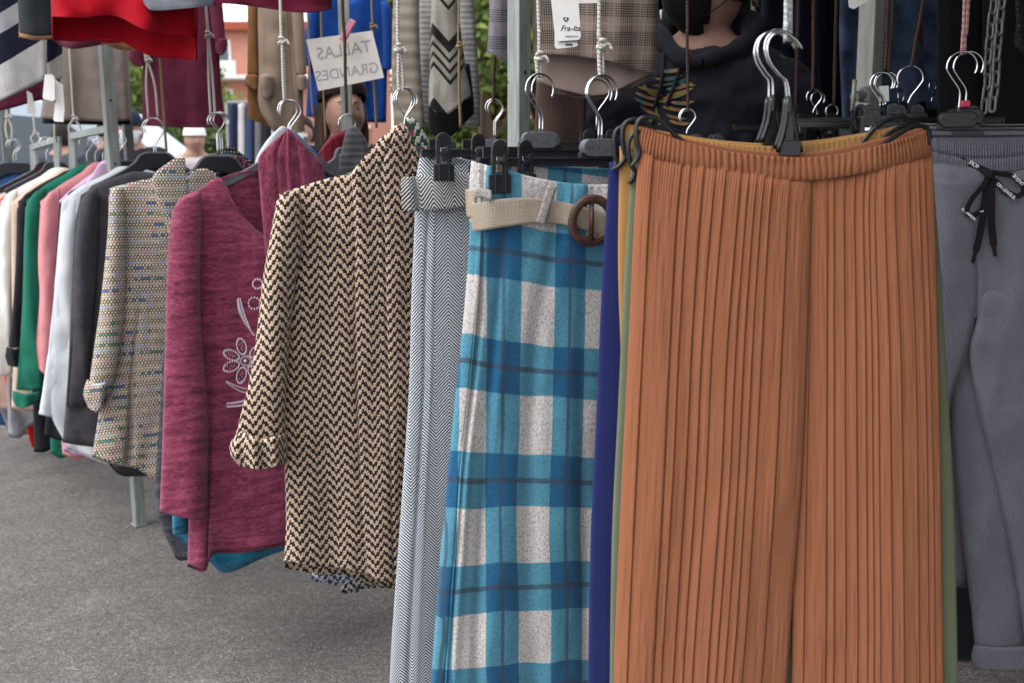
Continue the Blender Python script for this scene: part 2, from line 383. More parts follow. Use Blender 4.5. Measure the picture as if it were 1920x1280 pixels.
hairm = hair('dark_brown_hair', (.02, .013, .01)); hairl = hair('light_brown_hair', (.2, .12, .07))
TOPZ = 2.0
# ------------------------------------------------------------ ground, sky, stall frame, buildings
def asphalt():
    M = Mt('asphalt', .88, 0, 0, .3); x, y, z = M.obj(); n = M.noise(x, y, 0, 300, 3, .7); d, c = M.vor(x, y, 0, 230); big = M.noise(x, y, 0, 1.3, 4, .6); med = M.noise(x, y, 4, 9, 4, .6)
    n2 = M.noise(x, y, 3, 125, 3, .75); n3 = M.noise(x, y, 5, 48, 3, .7); c = M.ramp(n * .2 + n2 * .42 + n3 * .22 + med * .1 + big * .06, [(.37, (.04, .036, .033)), (.46, (.102, .094, .088)), (.53, (.158, .147, .138)), (.63, (.39, .365, .345))])
    st, _ = M.vor(x, y, 0, 95); c = M.mix(st.lt(.16) * M.noise(x, y, 2, 60, 1).gt(.5) * .8, c, (.42, .38, .33))
    c = M.mix(M.noise(x, y, 9, 7, 3, .7).step(.66, .72) * .35, c, (.05, .046, .042)); c = M.mix(M.noise(x, y, 12, .9, 4, .6).step(.5, .66) * .3, c, (.06, .055, .05)); c = M.mix(M.noise(x, y, 15, 2.3, 5, .75).step(.63, .66) * .28, c, (.3, .285, .27)); M.col(c); M.bump(n * 1.0 + d * -1.2, .0014); return M.m
def grid_plane(name, x0, x1, y0, y1, nx, ny, z, mat):
    v = [(x0 + (x1 - x0) * i / nx, y0 + (y1 - y0) * j / ny, z) for j in range(ny + 1) for i in range(nx + 1)]
    f = [(j * (nx + 1) + i, j * (nx + 1) + i + 1, (j + 1) * (nx + 1) + i + 1, (j + 1) * (nx + 1) + i) for j in range(ny) for i in range(nx)]
    return mesh(name, v, f, mat, None, False)
tag(grid_plane('ground', -220, 220, -40, 320, 4, 4, 0, asphalt()), kind='structure')
RD = Vector((-.635, .773, 0))            # direction of the near clothes rail
R0 = at(1470, 290, 1.345)
def square_post(name, label, px, py0, Y, wdt, mat, z0=0, z1=2.12, yaw=30, lean=(0, 0), group='steel posts of the market stalls', holes=True):
    b = at(px, py0, Y); root = empty(name, (b.x, b.y, 0), R(yaw), label, 'post', group)
    bm = bmesh.new(); h = wdt / 2; tz = z1 - z0
    M = Matrix.Shear('XY', 4, (lean[0], lean[1]))
    add_box(bm, Vector((0, 0, (z0 + z1) / 2)), (wdt, wdt, tz), .003)
    for v in bm.verts: v.co.x += lean[0] * (v.co.z - 1.33); v.co.y += lean[1] * (v.co.z - 1.33)
    from_bm('shaft', bm, mat, root, False)
    bm = bmesh.new(); z = max(z0, .25)
    while z < z1 - .05 and holes:
        bmesh.ops.create_circle(bm, cap_ends=True, segments=12, radius=.0045, matrix=Matrix.Translation((lean[0] * (z - 1.33), -h - .0008 + lean[1] * (z - 1.33), z)) @ Matrix.Rotation(R(90), 4, 'X')); z += .21
    if holes: from_bm('bolt_hole', bm, inkm, root, False)
    else: bm.free()
    if z0 == 0: box('foot_plate', (lean[0] * -1.33, 0, .004), (wdt * 1.25, wdt * 1.25, .008), mat, root, .002)
    return root
square_post('stall_post', 'grey steel post behind the two knotted white cords', 973, 200, 2.3, .038, steel, yaw=45)
square_post('stall_post', 'weathered bright steel post between the dark jeans and the clip hangers', 1632, 140, 2.35, .042, steelb, yaw=38, lean=(-.03, 0))
square_post('stall_post', 'thin grey steel post crossing the face of the woman behind the stall', 650, 200, 3.15, .034, steel, yaw=8)
square_post('stall_post', 'grey steel post whose foot stands on the asphalt under the tweed cardigan', 205, 200, 3.46, .038, steel, yaw=40, lean=(-.0, 0))
square_post('stall_post', 'thinner grey post between the taupe tunic and the maroon dress', 236, 200, 4.3, .036, steeld, yaw=40)
square_post('stall_post', 'dark grey post at the picture edge behind the light blue van side', 12, 250, 4.6, .045, steeld, yaw=30)
# overhead rail the cords hang from, and the canvas over the inner stall
def beam(name, label, a, b, w, mat, cat='beam', z=None):
    a = Vector(a); b = Vector(b); m = (a + b) / 2; d = b - a; root = empty(name, (m.x, m.y, 0), math.atan2(d.y, d.x), label, cat, None)
    box('bar', (0, 0, m.z), (d.length, w, w), mat, root, .003); return root
beam('overhead_rail', 'steel rail overhead carrying the white cords of the near rail', R0 + RD * -1.2 + Vector((0, 0, TOPZ + .02 - EYE)), R0 + RD * 6 + Vector((0, 0, TOPZ + .02 - EYE)), .03, steel)
beam('overhead_rail', 'steel rail overhead above the grey jogging trousers', Vector((.4, 1.87, TOPZ + .05)), Vector((2.8, 1.87, TOPZ + .05)), .03, steel)
canvasm = plain_cloth('dark_stall_canvas', (.035, .037, .045), .2, 200, .1, .001)
def sheet(name, label, corners, mat, cat, nx=16, ny=16, sag=.05, parent=None):
    c = [Vector(q) for q in corners]; v = []
    for j in range(ny + 1):
        for i in range(nx + 1):
            a, b = i / nx, j / ny; p = (c[0] * (1 - a) + c[1] * a) * (1 - b) + (c[3] * (1 - a) + c[2] * a) * b
            p.z -= sag * math.sin(math.pi * a) * math.sin(math.pi * b); v.append(p - c[0])
    f = [(j * (nx + 1) + i, j * (nx + 1) + i + 1, (j + 1) * (nx + 1) + i + 1, (j + 1) * (nx + 1) + i) for j in range(ny) for i in range(nx)]
    o = mesh(name, v, f, mat); o.location = c[0]; m_ = o.modifiers.new('solid', 'SOLIDIFY'); m_.thickness = .004
    lay = o.data.uv_layers.new(name='UVMap'); lay.data.foreach_set('uv', [k for p in o.data.polygons for vi in p.vertices for k in (v[vi].x, v[vi].y + v[vi].z)])
    return tag(o, label, cat)
sheet('stall_canopy', 'dark canvas roof stretched over the inner stall and its clothes', [(.42, -1.6, 2.22), (5.2, -1.8, 2.22), (5.2, 5.6, 2.5), (-.15, 5.6, 2.5)], canvasm, 'canopy')  # front edge drawn forward, out of view, to shade the near clothes
sheet('canvas_curtain', 'black canvas wall closing the back of the inner stall', [(.7, 5.3, 2.6), (5.2, 5.3, 2.6), (5.2, 5.3, .0), (.7, 5.3, .0)], canvasm, 'curtain', sag=0)
sheet('canvas_curtain', 'added dark canvas sheet out of view, shading the near clothes', [(2.1, -1.7, 2.2), (2.1, 1.3, 2.2), (2.1, 1.3, 0), (2.1, -1.7, 0)], canvasm, 'curtain', sag=0)  # unseen sheet, added to darken the clothes on this side
sheet('canvas_curtain', 'black canvas wall along the far side of the inner stall', [(3.6, 1.4, 2.5), (3.6, 5.3, 2.5), (3.6, 5.3, .0), (3.6, 1.4, .0)], canvasm, 'curtain', sag=0)
# ------------------------------------------------------------ hangers, hooks, cords
def hook_pts(r=.026, side=1, drop=.1, end=-18):
    p = [(r * math.cos(R(a)) * side, 0, -r + r * math.sin(R(a))) for a in range(208, end - 1, -13)]
    x, _, z = p[-1]
    return p + [(x * .62, 0, z - r * .55), (x * .22, 0, z - r * 1.05), (0, 0, z - r * 1.55), (0, 0, -drop)]
def frame_at(px, py, Y, ang): return at(px, py, Y), R(ang)
def add_hook(root, r=.026, side=1, drop=.1, wire=.0018, off=(0, 0, 0), yaw=0):
    M = Matrix.Translation(off) @ Matrix.Rotation(R(yaw), 4, 'Z')
    return tube('hook', [M @ Vector(p) for p in curve(hook_pts(r, side, drop), 3)], wire, chrome, root, 8)
def coat_hanger(px, py, Y, label, group='coat hangers on the clothes rail', ang=30, w=.205, drop=.1, side=1, mat=None, r=.024, thick=.02, neck=.05, text=None, yaw=0, slim=False):
    A, a = frame_at(px, py, Y, ang); root = empty('coat_hanger', A, a, label, 'coat hanger', group)
    add_hook(root, r, side, drop + .006, yaw=yaw)
    if slim: h = [(0, -drop), (.02, -drop), (.06, -drop - .02), (w * .6, -drop - .057), (w, -drop - .088), (w + .006, -drop - .1), (w - .01, -drop - .104), (w * .6, -drop - .075), (.05, -drop - .034), (0, -drop - .014)]
    else: h = [(0, -drop), (neck * .55, -drop - .001), (neck * .85, -drop - .012), (neck * 1.15, -drop - .035), (w * .62, -drop - .068), (w, -drop - .105), (w + .008, -drop - .12), (w - .01, -drop - .128), (w * .6, -drop - .098), (neck, -drop - .072), (neck * .4, -drop - .05), (0, -drop - .047)]
    pts = [(p.x, p.y) for p in curve([(x, z, 0) for x, z in h], 3)]
    full = pts + [(-x, z) for x, z in pts[-2:0:-1]]
    prism('shoulder_bar', full, -thick / 2, thick / 2, mat or blackp, root, .003)
    e = [(p.x, -thick / 2 - .001, p.y) for p in curve([(x, z - .001, 0) for x, z in h[:6]], 3)]
    bm = bmesh.new()
    for s in (1, -1):
        for q in (-1, 1): add_tube(bm, [(x * s, q * (thick / 2 - .0005), z) for x, _, z in e], .0017, 6)
    from_bm('moulded_edge', bm, greyp, root)
    if text: lettering(text, root, (0, -thick / 2 - .0012, -drop - .031), .017, whitem, 'printed_words', bold=.0006)
    return root
def lettering(txt, parent, loc, size, mat, name='lettering', rot=(90, 0, 0), bold=0, mirror=False, font_shear=0, ext=.0003):
    c = bpy.data.curves.new(name, 'FONT'); c.body = txt; c.size = size; c.align_x = 'CENTER'; c.align_y = 'CENTER'; c.extrude = ext; c.offset = bold; c.shear = font_shear
    o = bpy.data.objects.new(name, c); C.objects.link(o); c.materials.append(mat); o.parent = parent; o.location = loc; o.rotation_euler = [R(x) for x in rot]
    if mirror: o.scale.x = -1
    return o
def clip_obj(root, x, z=-.094, face=-1, y=0, mat=None, tilt=0, s=1.0):
    """one grip clip: rounded finger tab, jaw pad with two ribs, steel spring"""
    mat = mat or blackp; w = .0135 * s; bm = bmesh.new()
    tab = [(w * math.cos(R(a)) * .95, z - w + w * math.sin(R(a))) for a in range(0, 181, 20)]
    out = tab + [(-w * .8, z - .05 * s), (w * .8, z - .05 * s)]
    def yb(q): return y + face * q
    # tab as a frame round the spring window
    add_prism(bm, [(x + a, b) for a, b in tab + [(-w * .95, z - .022 * s), (w * .95, z - .022 * s)]], yb(.006), yb(.011), .001)
    for sg in (-1, 1): add_box(bm, Vector((x + sg * w * .72, yb(.009), z - .036 * s)), (w * .5, .006, .03 * s), .0006)
    add_box(bm, Vector((x, yb(.0095), z - .066 * s)), (.036 * s, .005, .028 * s), .0012)
    for sg in (-1, 1): add_box(bm, Vector((x + sg * .0085 * s, yb(.0135), z - .058 * s)), (.0022, .004, .042 * s), .0006)
    for k in range(3): add_box(bm, Vector((x, yb(.0115), z - (.008 + .0042 * k) * s)), (w * 1.3, .0018, .0013), .0003)
    add_box(bm, Vector((x, yb(-.009 if y == 0 else -.03), z - .045 * s)), (.026 * s, .005, .07 * s), .001); add_box(bm, Vector((x, yb(-.006), z - .034 * s)), (.012, .046 if y else .02, .006), .001)
    c = from_bm('clip', bm, mat, root, False)
    sp = bmesh.new(); add_box(sp, Vector((x, yb(.0085), z - .037 * s)), (w * .78, .0022, .024 * s), .0006)
    from_bm('spring', sp, chrome, c, False)
    return c
def clip_hanger(px, py, Y, label, ang=25, w=.2, clips=(-.19, .19), side=1, drop=.098, nh=1, mat=None, group='clip hangers on the clothes rail', plate=True, size=None, yaw=0, r=.026, z=0):
    A, a = frame_at(px, py, Y, ang); root = empty('clip_hanger', A, a, label, 'clip hanger', group); mat = mat or blackp
    add_hook(root, r, side, drop + .004, yaw=yaw)
    if plate:
        cx = [(.034 * math.copysign(1, math.cos(R(q))) * .6 + .014 * math.cos(R(q)), -drop - .0145 + .0145 * math.sin(R(q))) for q in range(0, 360, 18)]
        pl = prism('hook_plate', cx, -.006, .006, greyp if mat is blackp else mat, root, .002)
        bm = bmesh.new()
        for q in (-.026, -.02, .026): bmesh.ops.create_circle(bm, cap_ends=True, segments=10, radius=.0016, matrix=Matrix.Translation((q, -.0072, -drop - .0145)) @ Matrix.Rotation(R(90), 4, 'X'))
        from_bm('rivet', bm, inkm, pl, False)
    bm = bmesh.new(); zb = -drop - .037
    for dz in (-.0055, .0055): add_box(bm, Vector((0, 0, zb + dz)), (2 * w, .009, .003), .0008)
    add_box(bm, Vector((0, 0, zb)), (2 * w, .003, .011), 0)
    for sg in (-1, 1): add_box(bm, Vector((sg * w, 0, zb)), (.003, .009, .0135), .0008)
    add_box(bm, Vector((0, 0, zb + .009)), (.075, .006, .012), .001)
    from_bm('bar', bm, mat, root, False)
    for x in clips: clip_obj(root, x, z=zb + .034, mat=mat, y=-.022 if plate else 0)
    if size:
        bm = bmesh.new(); add_box(bm, Vector((0, 0, -drop + .008)), (.015, .012, .012), .002); from_bm('size_marker', bm, size, root, False)
    return root
TOPZ = 2.16
def cord(Y, pts, mat, label, r=.0022, knot=None, loop=None, group='cords holding up the hangers', tie=None):
    """cord hung from the overhead rail; pts are photo points from low to high"""
    P = [at(x, y, Y) for x, y in pts]; d = (P[-1] - P[-2]).normalized(); k = (TOPZ - P[-1].z) / max(d.z, .2)
    top = P[-1] + d * max(k, 0); base = P[0].copy()
    root = empty('hanging_rope', base, 0, label, 'cord', group)
    L = lambda q: q - base
    rr = random.Random(int(pts[0][0] * 7 + pts[0][1])); wig = lambda: Vector((rr.uniform(-1, 1) * r * .5, rr.uniform(-1, 1) * r, 0))
    n0 = 0
    if knot:
        K = at(*knot, Y); n0 = len([p for p in P if p.z < K.z])
        lo = [K + Vector((0, 0, -.004))] + P[:n0][::-1]; wdt = loop if loop else r * 1.6
        for s in (-1, 1):
            q = [L(K)] + [L(p * 1.0) + Vector((s * wdt * math.sin(math.pi * (i + 1) / (len(lo) + .3)) , s * r * .6, 0)) for i, p in enumerate(lo[1:])]
            if len(q) == 2: q.insert(1, (q[0] + q[1]) / 2 + Vector((s * wdt, s * r * .5, 0)))
            tube('loop', curve(q, 6), r, mat, root, 7)
        bm = bmesh.new()
        for q in range(3):
            c = L(K) + Vector((rr.uniform(-1, 1) * r * .5, 0, (q - 1) * r * 1.5)); a0 = rr.uniform(-.5, .5)
            ring = [c + Vector((math.cos(t) * r * 1.7, math.sin(t) * r * 1.7, math.sin(t + a0) * r * (1.1 if q % 2 else -1.1))) for t in np.linspace(0, 2 * math.pi, 13)]
            add_tube(bm, ring, r * .95, 6, False)
        end = [L(K), L(K) + Vector((r * 3.2, -r, r * .6)), L(K) + Vector((r * 5, -r, -r * 2.2))]; add_tube(bm, curve(end, 4), r * .8, 6)
        from_bm('knot', bm, mat, root)
        up = [K] + P[n0:] + [top]
    else: up = P + [top]
    tube('strand', curve([L(p) + (wig() if 0 < i < len(up) - 1 else Vector()) for i, p in enumerate(up)], 8), r, mat, root, 7)
    return root
# ------------------------------------------------------------ the clothes on the near rail
ryb = random.Random(3)
def gar(name, label, a, cat='garment', group=None):
    A = at(a[0], 290, a[1]); A.z = 0
    return empty(name, A, 0, label, cat, group)
brown_m = plain_cloth('terracotta_jersey', srgb(164, 107, 77), .05, 700, .12, .0004, 900, srgb(160, 98, 68))
must_m = plain_cloth('mustard_knit', srgb(186, 138, 78), .16, 700, .5, .0012)
olive_m = plain_cloth('olive_jersey', srgb(118, 126, 100), .08, 1200, .2, .0004)
navy_m = plain_cloth('navy_jersey', srgb(38, 46, 104), .08, 1200, .2, .0004)
grey_m = plain_cloth('grey_marl_fleece', srgb(124, 126, 136), .1, 900, .3, .0007, 800, srgb(94, 96, 106))
def gather(n, d, seed, lo=.55):
    """elastic gathers across a waistband: fn(s,t)"""
    def f(s, t, U, Z):
        ph = s * n * 2 * math.pi + 1.6 * vn(s * n * .35, t * 1.2, seed) + .5 * vn(s * n * .8, t * 3, seed + 2)
        return d * (np.abs(np.sin(ph / 2)) ** .7 - .5) * (lo + (1 - lo) * vn(s * n * .5, t * 2, seed + 4) ** 2)
    return f
# --- pleated terracotta trousers
aB = (1470, 1.345); g = gar('pleated_trousers', 'pleated terracotta trousers with gathered elastic waist in front of the others', aB, 'trousers', 'trousers on the near rail')
def pleats(edges, d, step=.004):
    e = np.array(edges)
    def f(s, t, U, Z):
        i = np.clip(np.searchsorted(e, s) - 1, 0, len(e) - 2); fr = (s - e[i]) / (e[i + 1] - e[i])
        return (d * fr * np.clip((1 - fr) * 12, 0, 1) * np.clip(.5 + t * 5, 0, 1) - d * .5) - .0032 * np.exp(-(np.minimum(fr, 1 - fr) * (e[i + 1] - e[i]) / .003) ** 2) - .006 * np.clip(1 - t * 17, 0, 1) + gather(64, .0045, 5)(s, t, U, Z) * np.exp(-t * 13) + .0006 * vn(s * 60, t * 20, 3)
    return f
def pl_edges(seed, n):
    rr = random.Random(seed); w = [rr.choice([.6, 1.1, 2.1, .7, 1.6, .9]) for _ in range(n)]; c = np.concatenate([[0], np.cumsum(w)]); return list(c / c[-1])
wb_ = [[(1203, 238), (1255, 257), (1340, 280), (1440, 293), (1540, 294), (1640, 275), (1700, 258), (1742, 243)],
       [(1199, 262), (1252, 281), (1340, 303), (1440, 315), (1540, 316), (1640, 299), (1705, 281), (1744, 268)],
       [(1196, 284), (1250, 302), (1340, 324), (1440, 336), (1540, 337), (1640, 320), (1708, 302), (1747, 290)]]
cloth('waistband', wb_, aB, brown_m, 8, .026, g, (.002, 10, 1), (60, 12), fn=lambda s, t, U, Z: gather(58, .0085, 5)(s, t, U, Z) * (1 - .45 * t) * (.75 + .5 * vn(s * 9, t * 2, 77)) - .004 * t ** 4, closetop=1, off=.002, solid=.001,
      backtop=[(1203, 236), (1255, 252), (1340, 272), (1440, 285), (1540, 284), (1640, 263), (1700, 247), (1742, 237)])
LL = [[(1200, 262), (1287, 285), (1380, 305), (1460, 313), (1522, 315)],
      [(1190, 400), (1275, 408), (1370, 412), (1450, 414), (1522, 416)],
      [(1179, 640), (1262, 640), (1352, 640), (1438, 640), (1515, 640)],
      [(1166, 900), (1250, 900), (1340, 900), (1425, 900), (1504, 900)],
      [(1155, 1150), (1236, 1150), (1322, 1150), (1410, 1150), (1484, 1150)],
      [(1150, 1300), (1228, 1300), (1312, 1300), (1398, 1300), (1474, 1300)],
      [(1140, 1560), (1215, 1562), (1296, 1564), (1380, 1563), (1452, 1560)]]
RL = [[(1505, 312), (1560, 314), (1630, 300), (1690, 284), (1746, 266)],
      [(1503, 415), (1560, 410), (1625, 405), (1690, 400), (1752, 394)],
      [(1500, 640), (1560, 640), (1630, 640), (1700, 640), (1759, 640)],
      [(1492, 900), (1560, 900), (1632, 900), (1705, 900), (1764, 900)],
      [(1486, 1150), (1560, 1150), (1634, 1150), (1707, 1150), (1767, 1150)],
      [(1484, 1300), (1558, 1300), (1634, 1300), (1708, 1300), (1769, 1300)],
      [(1478, 1560), (1556, 1562), (1634, 1564), (1710, 1563), (1772, 1560)]]
cloth('leg', LL, aB, brown_m, 8, .034, g, (.0035, 9, 3), (120, 14), fn=pleats(pl_edges(4, 13), .0035), closetop=.7, off=.003, grow=False)
cloth('leg', RL, aB, brown_m, 8, .03, g, (.0035, 9, 6), (120, 14), fn=pleats(pl_edges(8, 14), .0035), closetop=.7, off=-.003, grow=False)
# --- bunched trousers behind them, one cord
def behind(label, name, a, mat, dx0, dy, wy, leftx, rightx, seed, low=1290, fuzz=.003):
    g = gar(name, label, a, 'trousers', 'trousers on the near rail')
    xs = np.linspace(0, 1, 7); sag = [0, .5, .85, 1, .85, .5, 0]
    row = lambda y, l, r, k=1: [(l + (r - l) * x, y + wy * s * k) for x, s in zip(xs, sag)]
    cloth('waistband', [row(dy, *dx0), row(dy + 25, dx0[0] - 2, dx0[1] + 2), row(dy + 46, dx0[0] - 4, dx0[1] + 3)], a, mat, 8, .008, g, (.001, 10, seed), (30, 8), fn=gather(54, .0035, seed), closetop=1,
          backtop=row(dy - 1, *dx0, .9))
    net = [row(dy + 42, leftx[0], rightx[0])] + [row(y, l, r, .1) for y, l, r in zip((500, 760, 1020, low), leftx[1:], rightx[1:])]
    cloth('legs_panel', net, a, mat, 8, .012, g, (.002, 10, seed + 1), (20, 14), grow=False)
behind('olive green trousers showing at both edges of the terracotta pair', 'olive_trousers', (1470, 1.368), olive_m, (1192, 1738), 244, 50, (1186, 1172, 1160, 1148, 1143), (1745, 1762, 1778, 1790, 1797), 11, 1400)
behind('mustard knitted trousers with a fuzzy ribbed waist behind the terracotta pair', 'mustard_trousers', (1462, 1.392), must_m, (1172, 1704), 232, 42, (1163, 1160, 1168, 1168, 1160), (1712, 1730, 1742, 1752, 1760), 21)
behind('navy blue trousers at the back of the bunch next to the tartan pair', 'navy_trousers', (1440, 1.418), navy_m, (1154, 1660), 262, 30, (1144, 1131, 1120, 1108, 1101), (1670, 1690, 1700, 1710, 1716), 31, 1420)
def pinch(label, Y, hx, hy, armL, armR, bx, top, bot):
    base = at(hx, hy, Y); root = empty('pinch_hanger', base, 0, label, 'hanger', 'pinch hangers holding the bunched trousers'); L = lambda x, y, k=0: at(x, y, Y + k + math.tan(R(8)) * (x - 1470) / FPX * Y) - base
    hp = [(hx + 46, hy + 32), (hx + 34, hy + 16), (hx + 14, hy + 2), (hx, hy), (hx - 20, hy + 12), (hx - 28, hy + 34), (hx - 24, hy + 58), (hx - 8, hy + 82), (hx + 1, hy + 94), (hx + 3, top)]
    tube('hook', curve([L(x + (bx - hx - 3) * (i / 9) ** 1.5 , y) for i, (x, y) in enumerate(hp)], 5), .0021, chrome, root, 8)
    for s, w in ((-1, 24), (1, 22)):
        bm = bmesh.new(); p = [L(bx + s * 3, top - 4), L(bx + s * 9, (top + bot) / 2), L(bx + s * w * .95, bot)]
        add_tube(bm, curve(p, 4), .0033, 8); from_bm('spring_arm', bm, blackdeep, root)
    bm = bmesh.new(); add_tube(bm, [L(bx, top - 8), L(bx, top + 22)], .0046, 10); add_box(bm, L(bx, bot - 8), (.028, .006, .02), .001); add_box(bm, L(bx, bot - 50), (.011, .002, .044), .0005)
    from_bm('centre_piece', bm, blackdeep, root, False)
    for arm in (armL, armR):
        pts = curve([L(*q) for q in arm], 7); n = len(pts)
        bm = bmesh.new(); v = []
        for i, p in enumerate(pts):      # flat strip with raised rims
            t = (pts[min(i + 1, n - 1)] - pts[max(i - 1, 0)]).normalized(); nn = Vector((-t.z, 0, t.x)).normalized(); h = .0036 * (1 if i < n - 6 else (n - i) / 7 + .1)
            v.append([bm.verts.new(p + nn * a * h + Vector((0, b, 0))) for a, b in ((-.8, -.003), (-.5, -.0042), (.5, -.0042), (.8, -.003), (.8, .003), (-.8, .003))])
        for i in range(n - 1):
            for k in range(6): bm.faces.new((v[i][k], v[i][(k + 1) % 6], v[i + 1][(k + 1) % 6], v[i + 1][k]))
        bm.faces.new(v[0][::-1]); bm.faces.new(v[-1]); bmesh.ops.recalc_face_normals(bm, faces=bm.faces[:]); from_bm('grip_arm', bm, blackdeep, root)
    return root
pinch('nearest black pinch hanger holding up the terracotta pleated trousers', 1.34, 1459, 60, [(1460, 322), (1340, 312), (1275, 262), (1238, 226), (1210, 220), (1195, 232), (1193, 262), (1198, 284), (1192, 302), (1182, 312)], [(1490, 322), (1600, 312), (1660, 268), (1706, 240), (1733, 238), (1742, 254), (1741, 272)], 1481, 188, 286)
pinch('second black pinch hanger, its curved tip below the first one', 1.366, 1454, 58, [(1460, 330), (1330, 320), (1240, 290), (1208, 250), (1186, 254), (1178, 274), (1182, 306), (1190, 322), (1184, 338), (1175, 344)], [(1490, 330), (1600, 310), (1660, 256), (1700, 234), (1724, 236), (1728, 250)], 1476, 190, 280)
pinch('pinch hanger with curved arm tip holding the mustard trousers', 1.39, 1450, 57, [(1440, 320), (1330, 310), (1245, 262), (1208, 228), (1182, 226), (1168, 240), (1168, 275), (1172, 295), (1160, 312), (1146, 318)], [(1470, 320), (1580, 300), (1640, 240), (1680, 220), (1697, 222), (1700, 240)], 1450, 186, 268)
pinch('rearmost pinch hanger whose arm tip sits over the navy trousers', 1.412, 1446, 60, [(1430, 320), (1320, 310), (1215, 262), (1186, 238), (1162, 240), (1152, 256), (1153, 290), (1156, 304), (1147, 318)], [(1460, 320), (1560, 310), (1640, 270), (1662, 250), (1668, 258)], 1442, 190, 270)
cord(1.37, [(1471, 66), (1472, 40), (1473, 0)], cordc, 'speckled white doubled rope above the pinch hanger hooks', .0034)
cord(1.375, [(1477, 68), (1481, 40), (1481, 0)], cordc, 'second strand of the speckled rope above the pinch hanger hooks', .0032)

# --- grey jogging trousers at the side
aG = (1850, 1.80); g = gar('jogging_trousers', 'grey marl jogging trousers with printed black drawstring bow', aG, 'trousers', 'trousers on the near rail')
cloth('waistband', [[(1716, 252), (1760, 262), (1815, 272), (1880, 272), (1940, 262), (1985, 250)], [(1716, 274), (1760, 287), (1815, 296), (1880, 296), (1940, 286), (1985, 274)], [(1718, 298), (1762, 312), (1815, 322), (1880, 322), (1940, 312), (1986, 300)]],
      aG, grey_m, -5, .03, g, (.002, 9, 2), (60, 12), fn=lambda s, t, U, Z: gather(64, .0085, 9)(s, t, U, Z) - .004 * np.exp(-((t - .5) / .08) ** 2), closetop=1, backtop=[(1716, 236), (1760, 238), (1815, 240), (1880, 240), (1940, 238), (1985, 234)], key='jw')
cloth('seat_panel', [[(1718, 292), (1765, 306), (1815, 314), (1880, 314), (1940, 306), (1986, 294)], [(1722, 400), (1768, 400), (1822, 400), (1880, 400), (1945, 400), (1992, 400)], [(1730, 500), (1772, 500), (1830, 500), (1885, 500), (1950, 500), (1998, 500)], [(1742, 600), (1786, 602), (1829, 596), (1880, 612), (1945, 620), (2000, 620)]],
      aG, grey_m, -5, .05, g, (.011, 8, 4), (16, 16), grow=False, rnd=5, fn=lambda s, t, U, Z: -.003 * np.exp(-((t - .1) / .01) ** 2) * ((s > .12) & (s < .34)) - .003 * np.exp(-((s - .12 - .07 * t) / .006) ** 2) * (t > .1) -.008 * np.clip((t - .72) / .28, 0, 1) ** 2 -.006 * np.exp(-((s - .41) / .012) ** 2) * np.clip(t * 2 - .6, 0, 1), key='js')
cloth('leg', [[(1734, 500), (1780, 500), (1833, 500)], [(1740, 580), (1780, 580), (1832, 580)], [(1748, 660), (1780, 660), (1813, 662)], [(1752, 740), (1768, 745), (1782, 752)], [(1752, 900), (1762, 900), (1774, 900)], [(1756, 1200), (1768, 1200), (1780, 1205)]], aG, grey_m, -5, .045, g, (.011, 8, 4), (12, 14), off=.001, closetop=1, grow=False, rnd=4, fn=lambda s, t, U, Z: -.009 * np.clip(1 - t * 8, 0, 1))
lg = cloth('leg', [[(1800, 600), (1840, 590), (1880, 590)], [(1780, 755), (1835, 755), (1890, 755)], [(1796, 930), (1855, 930), (1915, 930)], [(1814, 1080), (1872, 1080), (1935, 1080)], [(1830, 1222), (1885, 1226), (1945, 1222)]], aG, grey_m, -5, .04, g, (.012, 9, 8), (16, 16), off=-.02)
cloth('rolled_cuff', [[(1826, 1208), (1885, 1212), (1950, 1208)], [(1822, 1232), (1885, 1236), (1955, 1232)], [(1828, 1252), (1885, 1256), (1950, 1252)]], aG, grey_m, -5, .06, lg, (.002, 9, 8), (14, 8), off=-.015, closetop=.8)
cloth('leg', [[(1834, 500), (1890, 500), (1998, 500)], [(1831, 590), (1890, 590), (2000, 595)], [(1815, 660), (1890, 668), (2004, 672)], [(1838, 780), (1910, 780), (2010, 780)], [(1866, 900), (1930, 900), (2016, 900)], [(1900, 1060), (1955, 1060), (2025, 1060)], [(1926, 1230), (1975, 1236), (2032, 1230)]], aG, grey_m, -5, .05, g, (.011, 8, 4), (16, 14), off=.001, closetop=1, grow=False, rnd=4, fn=lambda s, t, U, Z: -.009 * np.clip(1 - t * 9, 0, 1) + .004 * vn(U * 14 + Z * 9, Z * 12, 5))
g2 = gar('grey_trousers', 'second grey waistband hanging right behind the jogging trousers', (1840, 1.87), 'trousers', 'trousers on the near rail')
cloth('waistband', [[(1712, 236), (1760, 240), (1815, 242), (1880, 242), (1940, 240), (1985, 234)], [(1714, 256), (1760, 258), (1815, 260), (1880, 260), (1940, 258), (1985, 254)], [(1714, 276), (1760, 278), (1815, 280), (1880, 280), (1940, 278), (1985, 274)]], (1840, 1.87), grey_m, -5, .016, g2, (.002, 9, 22), (50, 10), fn=gather(64, .005, 29), closetop=1, backtop=[(1714, 230), (1760, 232), (1815, 233), (1880, 233), (1940, 232), (1985, 229)])
cloth('legs_panel', [[(1714, 272), (1850, 278), (1990, 272)], [(1722, 600), (1850, 600), (1990, 600)], [(1760, 1100), (1870, 1100), (2000, 1100)]], (1840, 1.87), grey_m, -5, .02, g2, (.004, 9, 23), (14, 20))
